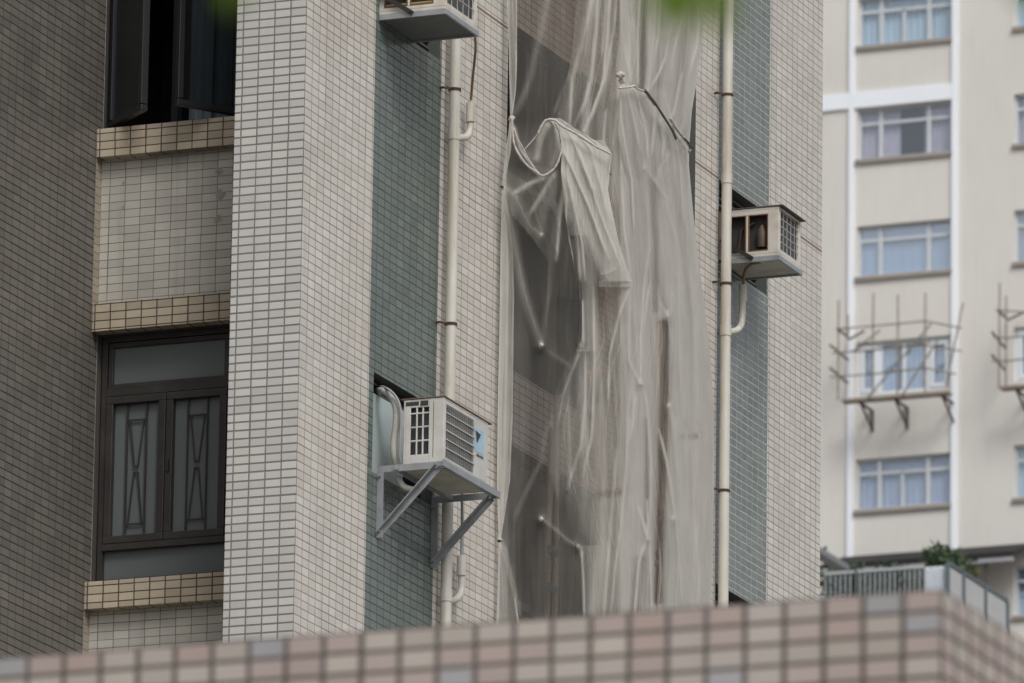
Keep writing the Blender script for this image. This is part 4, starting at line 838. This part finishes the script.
# canopy fixed to the tower
YK = YB-1.6
cpy = empty('canopy', tuple(onY(925, 556, YK)), 'dark thin corrugated canopy sloping along the foot of the far tower', 'canopy')
a, c_ = onY(818, 567, YK), onY(1014, 550, YK); zc_ = float(onY(925, 560, YK)[2]); hgt = float(onY(925, 553, YB)[2])
b = MB(); n_ = 60
for i in range(n_):
    x0 = a[0]+(c_[0]-a[0])*i/n_; x1 = a[0]+(c_[0]-a[0])*(i+.8)/n_
    b.add([(x0,YK,zc_-.04),(x1,YK,zc_-.04),(x1,YB,hgt-.04),(x0,YB,hgt-.04),(x0,YK,zc_+.05),(x1,YK,zc_+.05),(x1,YB,hgt+.05),(x0,YB,hgt+.05)], [(0,3,2,1),(4,5,6,7),(0,1,5,4),(1,2,6,5),(2,3,7,6),(3,0,4,7)])
b.build('roof_sheet', plain('dark_sheet', srgb(26,25,29), .7, var=.4, scale=2), cpy)
b = MB(); b.box((a[0],YK-.08,zc_-.17),(c_[0],YK,zc_-.09)); b.build('gutter', plain('white_gutter', srgb(160,160,164), .6, var=.2), cpy)
for px_ in (836, 880, 940, 985): q = onY(px_, 575, YK); b = MB(); b.box((q[0]-.025,YK+.05,0),(q[0]+.025,YK+.1,zc_-.1)); b.build('post', m_iron, cpy)
m_dkp = plain('dark_post', srgb(84,88,90), .6)
lc = empty('side_canopy', tuple(pT(822, 560)), 'small grey sloping canopy roof edge right beside the tiled wall corner', 'canopy')
b = MB(); p, q = Vector(onD(812, 549, 142)), Vector(onD(843, 568, 146)); b.bar(p, q, .22, .1, side=(0,0,1)); b.build('roof_sheet', plain('grey_sheet', srgb(132,134,138), .6, var=.2, scale=1), lc)
for q_ in (p, q): b = MB(); b.tube([(q_.x+.2, q_.y+.1, zt), (q_.x+.2, q_.y+.1, q_.z)], .03, 8); b.build('post', m_dkp, lc)
# white railing facing the camera
rl = empty('railing', tuple(pT(875, 598)), 'white baluster railing with plants behind it on the terrace front', 'railing')
zr0, zr1 = zt, float(pT(880, 568.5)[2]); b = MB(); x0, x1 = float(pT(822,590)[0]), float(pT(921,590)[0])
b.box((x0,YT+.1,zr1-.02),(x1,YT+.17,zr1+.03)); b.box((x0,YT+.1,zr0+.05),(x1,YT+.17,zr0+.11)); b.build('rail', plain('grey_rail', srgb(176,180,184), .6), rl)
b = MB(); n_ = 20; m_bal = plain('grey_white_rail', srgb(158,164,168), .6)
for i in range(n_+1):
    x = x0+(x1-x0)*i/n_+.02; b.box((x-.014,YT+.115,zr0+.11),(x+.014,YT+.14,zr1-.02))
b.build('balusters', m_bal, rl)
# lattice screen and side fence
bx = empty('lattice_screen', tuple(pT(932, 598)), 'square white lattice screen panel at the terrace corner', 'screen')
x0, x1 = float(pT(921.5,590)[0]), xe-.03; zl = float(pT(932, 565)[2]); b = MB(); b.box((x0,YT+.13,zt),(x1,YT+.16,zl)); b.build('backing', plain('white_sheet', srgb(236,242,248), .5, var=.1), bx)
b = MB(); sp = .11; hh = zl-zt; ww = x1-x0
for k in range(-int(hh/sp)-1, int(ww/sp)+1):
    for sg in (1, -1):
        t0, t1 = max(0, -k*sp), min(hh, ww-k*sp)
        if t1-t0 < .03: continue
        f_ = (lambda t: x0+k*sp+t) if sg > 0 else (lambda t: x1-k*sp-t)
        b.bar((f_(t0),YT+.11-.004*sg,zt+t0),(f_(t1),YT+.11-.004*sg,zt+t1),.012,.006)
b.build('lattice', plain('grey_lattice', srgb(180,188,196), .6), bx)
XS = xe; sf = empty('side_fence', (XS, YT+5, zt), 'dark railing with white infill panels running back from the terrace corner', 'fence')
zft = float(pT(945.5, 563)[2]); pz = lambda x, y: onX(x, y, XS)
ys_ = [YT+.1]+[float(pz(x, y)[1]) for (x, y) in ((963,577),(985,594),(1007,608))]
m_dkrail = plain('dark_green_rail', srgb(92,104,110), .5)
b = MB(); b.bar((XS,ys_[0],zft+.03),(XS,ys_[-1],zft+.03),.05,.05, side=(0,0,1)); b.build('rail', m_dkrail, sf)
for y in ys_: b = MB(); b.box((XS-.03,y-.05,zt),(XS+.03,y+.05,zft)); b.build('post', m_dkrail, sf)
for y0, y1 in zip(ys_[:-1], ys_[1:]): b = MB(); b.box((XS-.02,y0+.08,zt),(XS+.01,y1-.08,zft-.03)); b.build('infill_panel', plain('white_infill', srgb(176,178,178), .6, var=.2, scale=2), sf)
# plants
def leaves(name, cen, rad, n, size, mats, parent=None, seed=0, flat=.0):
    r = random.Random(seed); m = MB()
    for i in range(n):
        while True:
            v = Vector((r.uniform(-1,1),r.uniform(-1,1),r.uniform(-1,1)))
            if .3 < v.length < 1: break
        k = 1+.3*math.sin(v.x*5+seed)*math.cos(v.z*6); c = Vector(cen)+Vector((v.x*rad[0],v.y*rad[1],v.z*rad[2]))*k
        d = Vector((r.gauss(0,1),r.gauss(0,1),r.gauss(0,1)-.3)).normalized(); s_ = d.cross(Vector((r.gauss(0,1),r.gauss(0,1),r.gauss(0,1)))).normalized(); L_ = size*r.uniform(.6,1.3); nn = d.cross(s_)
        m.add([c, c+d*L_*.5+s_*L_*.24+nn*L_*.06, c+d*L_, c+d*L_*.5-s_*L_*.24+nn*L_*.06], [(0,1,2,3)], r.randrange(len(mats)))
    return m.build(name, mats, parent)
def leafm(name, col):
    t = NT(name); p = t.pos(); c = t.mix(t.noise(p, 3, 2), col, tuple(x*.55 for x in col[:3])+(1,))
    b_ = t.bsdf(Base_Color=c, Roughness=.5); tl = t.n('ShaderNodeBsdfTranslucent'); t.l(c, tl.inputs[0]); mx = t.n('ShaderNodeMixShader'); mx.inputs[0].default_value = .35
    t.l(b_.outputs[0], mx.inputs[1]); t.l(tl.outputs[0], mx.inputs[2]); t.l(mx.outputs[0], t.out.inputs[0]); return t.m
g1, g2, g3 = leafm('leaf_dark', (.055,.095,.05,1)), leafm('leaf_mid', (.11,.17,.08,1)), leafm('leaf_yellow', (.28,.24,.06,1))
g3b = leafm('leaf_light', (.16,.24,.12,1)); g0 = leafm('leaf_very_dark', (.02,.032,.022,1))
pc = pT(941, 560, 1.0)
sh = empty('potted_shrub', (float(pc[0]), float(pc[1]), zt), 'bushy dark green shrub standing above the terrace corner beside the lattice screen', 'shrub')
leaves('foliage', pc, (.33,.45,.25), 300, .15, [g1,g2,g2], sh, 3)
b = MB(); b.tube([(pc[0],pc[1],zt),(pc[0]+.05,pc[1],zt+.6),(pc[0],pc[1],float(pc[2]))],[.05,.04,.02],8); b.build('stem', m_rust, sh)
pc = pT(957, 568, 2.5)
sh = empty('potted_shrub', (float(pc[0]), float(pc[1]), zt), 'smaller shrub with yellowish leaves right of the dark one, behind the side fence', 'shrub')
leaves('foliage', pc, (.32,.5,.26), 260, .14, [g1,g2,g3], sh, 5)
b = MB(); b.tube([(pc[0],pc[1],zt),(pc[0],pc[1],float(pc[2]))],[.04,.02],8); b.build('stem', m_rust, sh)
for i, (px_, sz) in enumerate(((834,1),(852,1),(871,1),(890,1),(909,1))):
    pc = pT(px_, 579+(.0 if i % 2 else 3), .42)
    sh = empty('potted_plant', (float(pc[0]), float(pc[1]), zt), None, 'plant', 'potted plants behind the terrace railing')
    sh['label'] = ('leftmost','second from left','middle','second from right','rightmost')[i]+' of the five potted plants behind the white terrace railing'
    leaves('foliage', pc, (.26,.25,.26), 330, .14, [g1,g2,g2,g3b], sh, 20+i)
    b = MB(); b.tube([(pc[0],pc[1],zt),(pc[0],pc[1],zt+.16)],[.1,.14],12); b.build('pot', plain('terracotta_%d' % i, srgb(150,98,84), .8), sh)
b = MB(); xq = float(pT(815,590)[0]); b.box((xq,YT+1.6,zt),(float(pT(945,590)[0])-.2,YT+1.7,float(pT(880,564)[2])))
o = b.build('terrace_shade_panel', plain('canopy_shade', srgb(52,54,56), .8)); tag(o, 'dark added panel standing for the shade behind the potted plants', 'shade panel')  # added dark panel, stands in for the darkness under the canopy

# ------------------------------------------------------------------ tree near the camera: only a few out-of-focus leaves reach into the top of the frame
tr = empty('street_tree', (-5.0, 4.6, 0), 'leafy street tree very near, its blurred green leaf tips at the top edge', 'tree')
m_bark = plain('bark', srgb(96,84,72), .9, var=.4, scale=12, bumpd=.01)
Dl = 6.5; A_ = Vector(onD(-500, -330, Dl)); B_ = Vector(onD(180, -150, Dl)); C2 = Vector(onD(560, -110, Dl)); D2 = Vector(onD(800, -90, Dl))
b = MB(); b.tube(smooth_path([(-5,4.6,0),(-4.95,4.65,1.5),(-4.7,4.8,2.8),tuple(A_+Vector((-.8,-.2,-.2)))],5), [.13-.004*i for i in range(16)], 12); b.build('trunk', m_bark, tr)
b = MB(); b.tube(smooth_path([tuple(A_+Vector((-.8,-.2,-.2))),A_,B_,C2,D2],5), [.05-.0019*i for i in range(21)], 10); b.build('branch', m_bark, tr)
gl1, gl2 = leafm('leaf_bright', (.26,.40,.05,1)), leafm('leaf_fresh', (.30,.44,.06,1))
b = MB(); r = random.Random(5)
def leaf(c, d, L_, wd=.42):
    d = d.normalized(); s_ = d.cross(Vector(fw)+Vector((r.uniform(-.5,.5),)*3)).normalized(); nn = d.cross(s_)
    prof = [(0,0),(.25,.7),(.5,1),(.75,.65),(1,0)]
    Lp = [c+d*L_*t+s_*L_*wd/2*w_+nn*L_*.08*w_ for t, w_ in prof]; Rp = [c+d*L_*t-s_*L_*wd/2*w_+nn*L_*.08*w_ for t, w_ in prof[1:-1]]; mid = [c+d*L_*t for t in (.25,.5,.75)]
    vs = Lp+Rp+mid; b.add(vs, [(0,1,8),(1,2,9,8),(2,3,10,9),(3,4,10),(0,8,5),(8,9,6,5),(9,10,7,6),(10,4,7)], r.randrange(2), True)
for (x, y, dx, dy, L_) in ((676,-40,.05,1,.058),(692,-44,-.25,1,.06),(664,-40,.3,1,.054),(655,-44,.1,1,.054),(686,-38,.1,1,.052),(668,-36,.2,1,.056),(680,-38,-.1,1,.058),(716,-28,.1,1,.048),(722,-38,-.1,1,.058),(714,-40,.25,1,.06),(704,-50,.1,1,.054),(244,-58,-.2,1,.054),(232,-58,.05,1,.052),(238,-58,-.1,1,.056),(648,-40,.2,.8,.045),(670,-46,0,1,.06)):
    c = Vector(onD(x, y, Dl)); d = Vector(RT)*dx-Vector(UP)*dy; leaf(c, d, L_)
for i in range(260):
    t_ = r.uniform(0, 1); base = (A_.lerp(B_, t_*2) if t_ < .5 else B_.lerp(D2, (t_-.5)*2))+Vector((r.gauss(0,.15),r.gauss(0,.3),abs(r.gauss(0,.22))+.06))
    leaf(base, Vector((r.gauss(0,1),r.gauss(0,1),r.uniform(-.4,.8))), .05)
b.build('foliage', [gl1, gl2], tr)
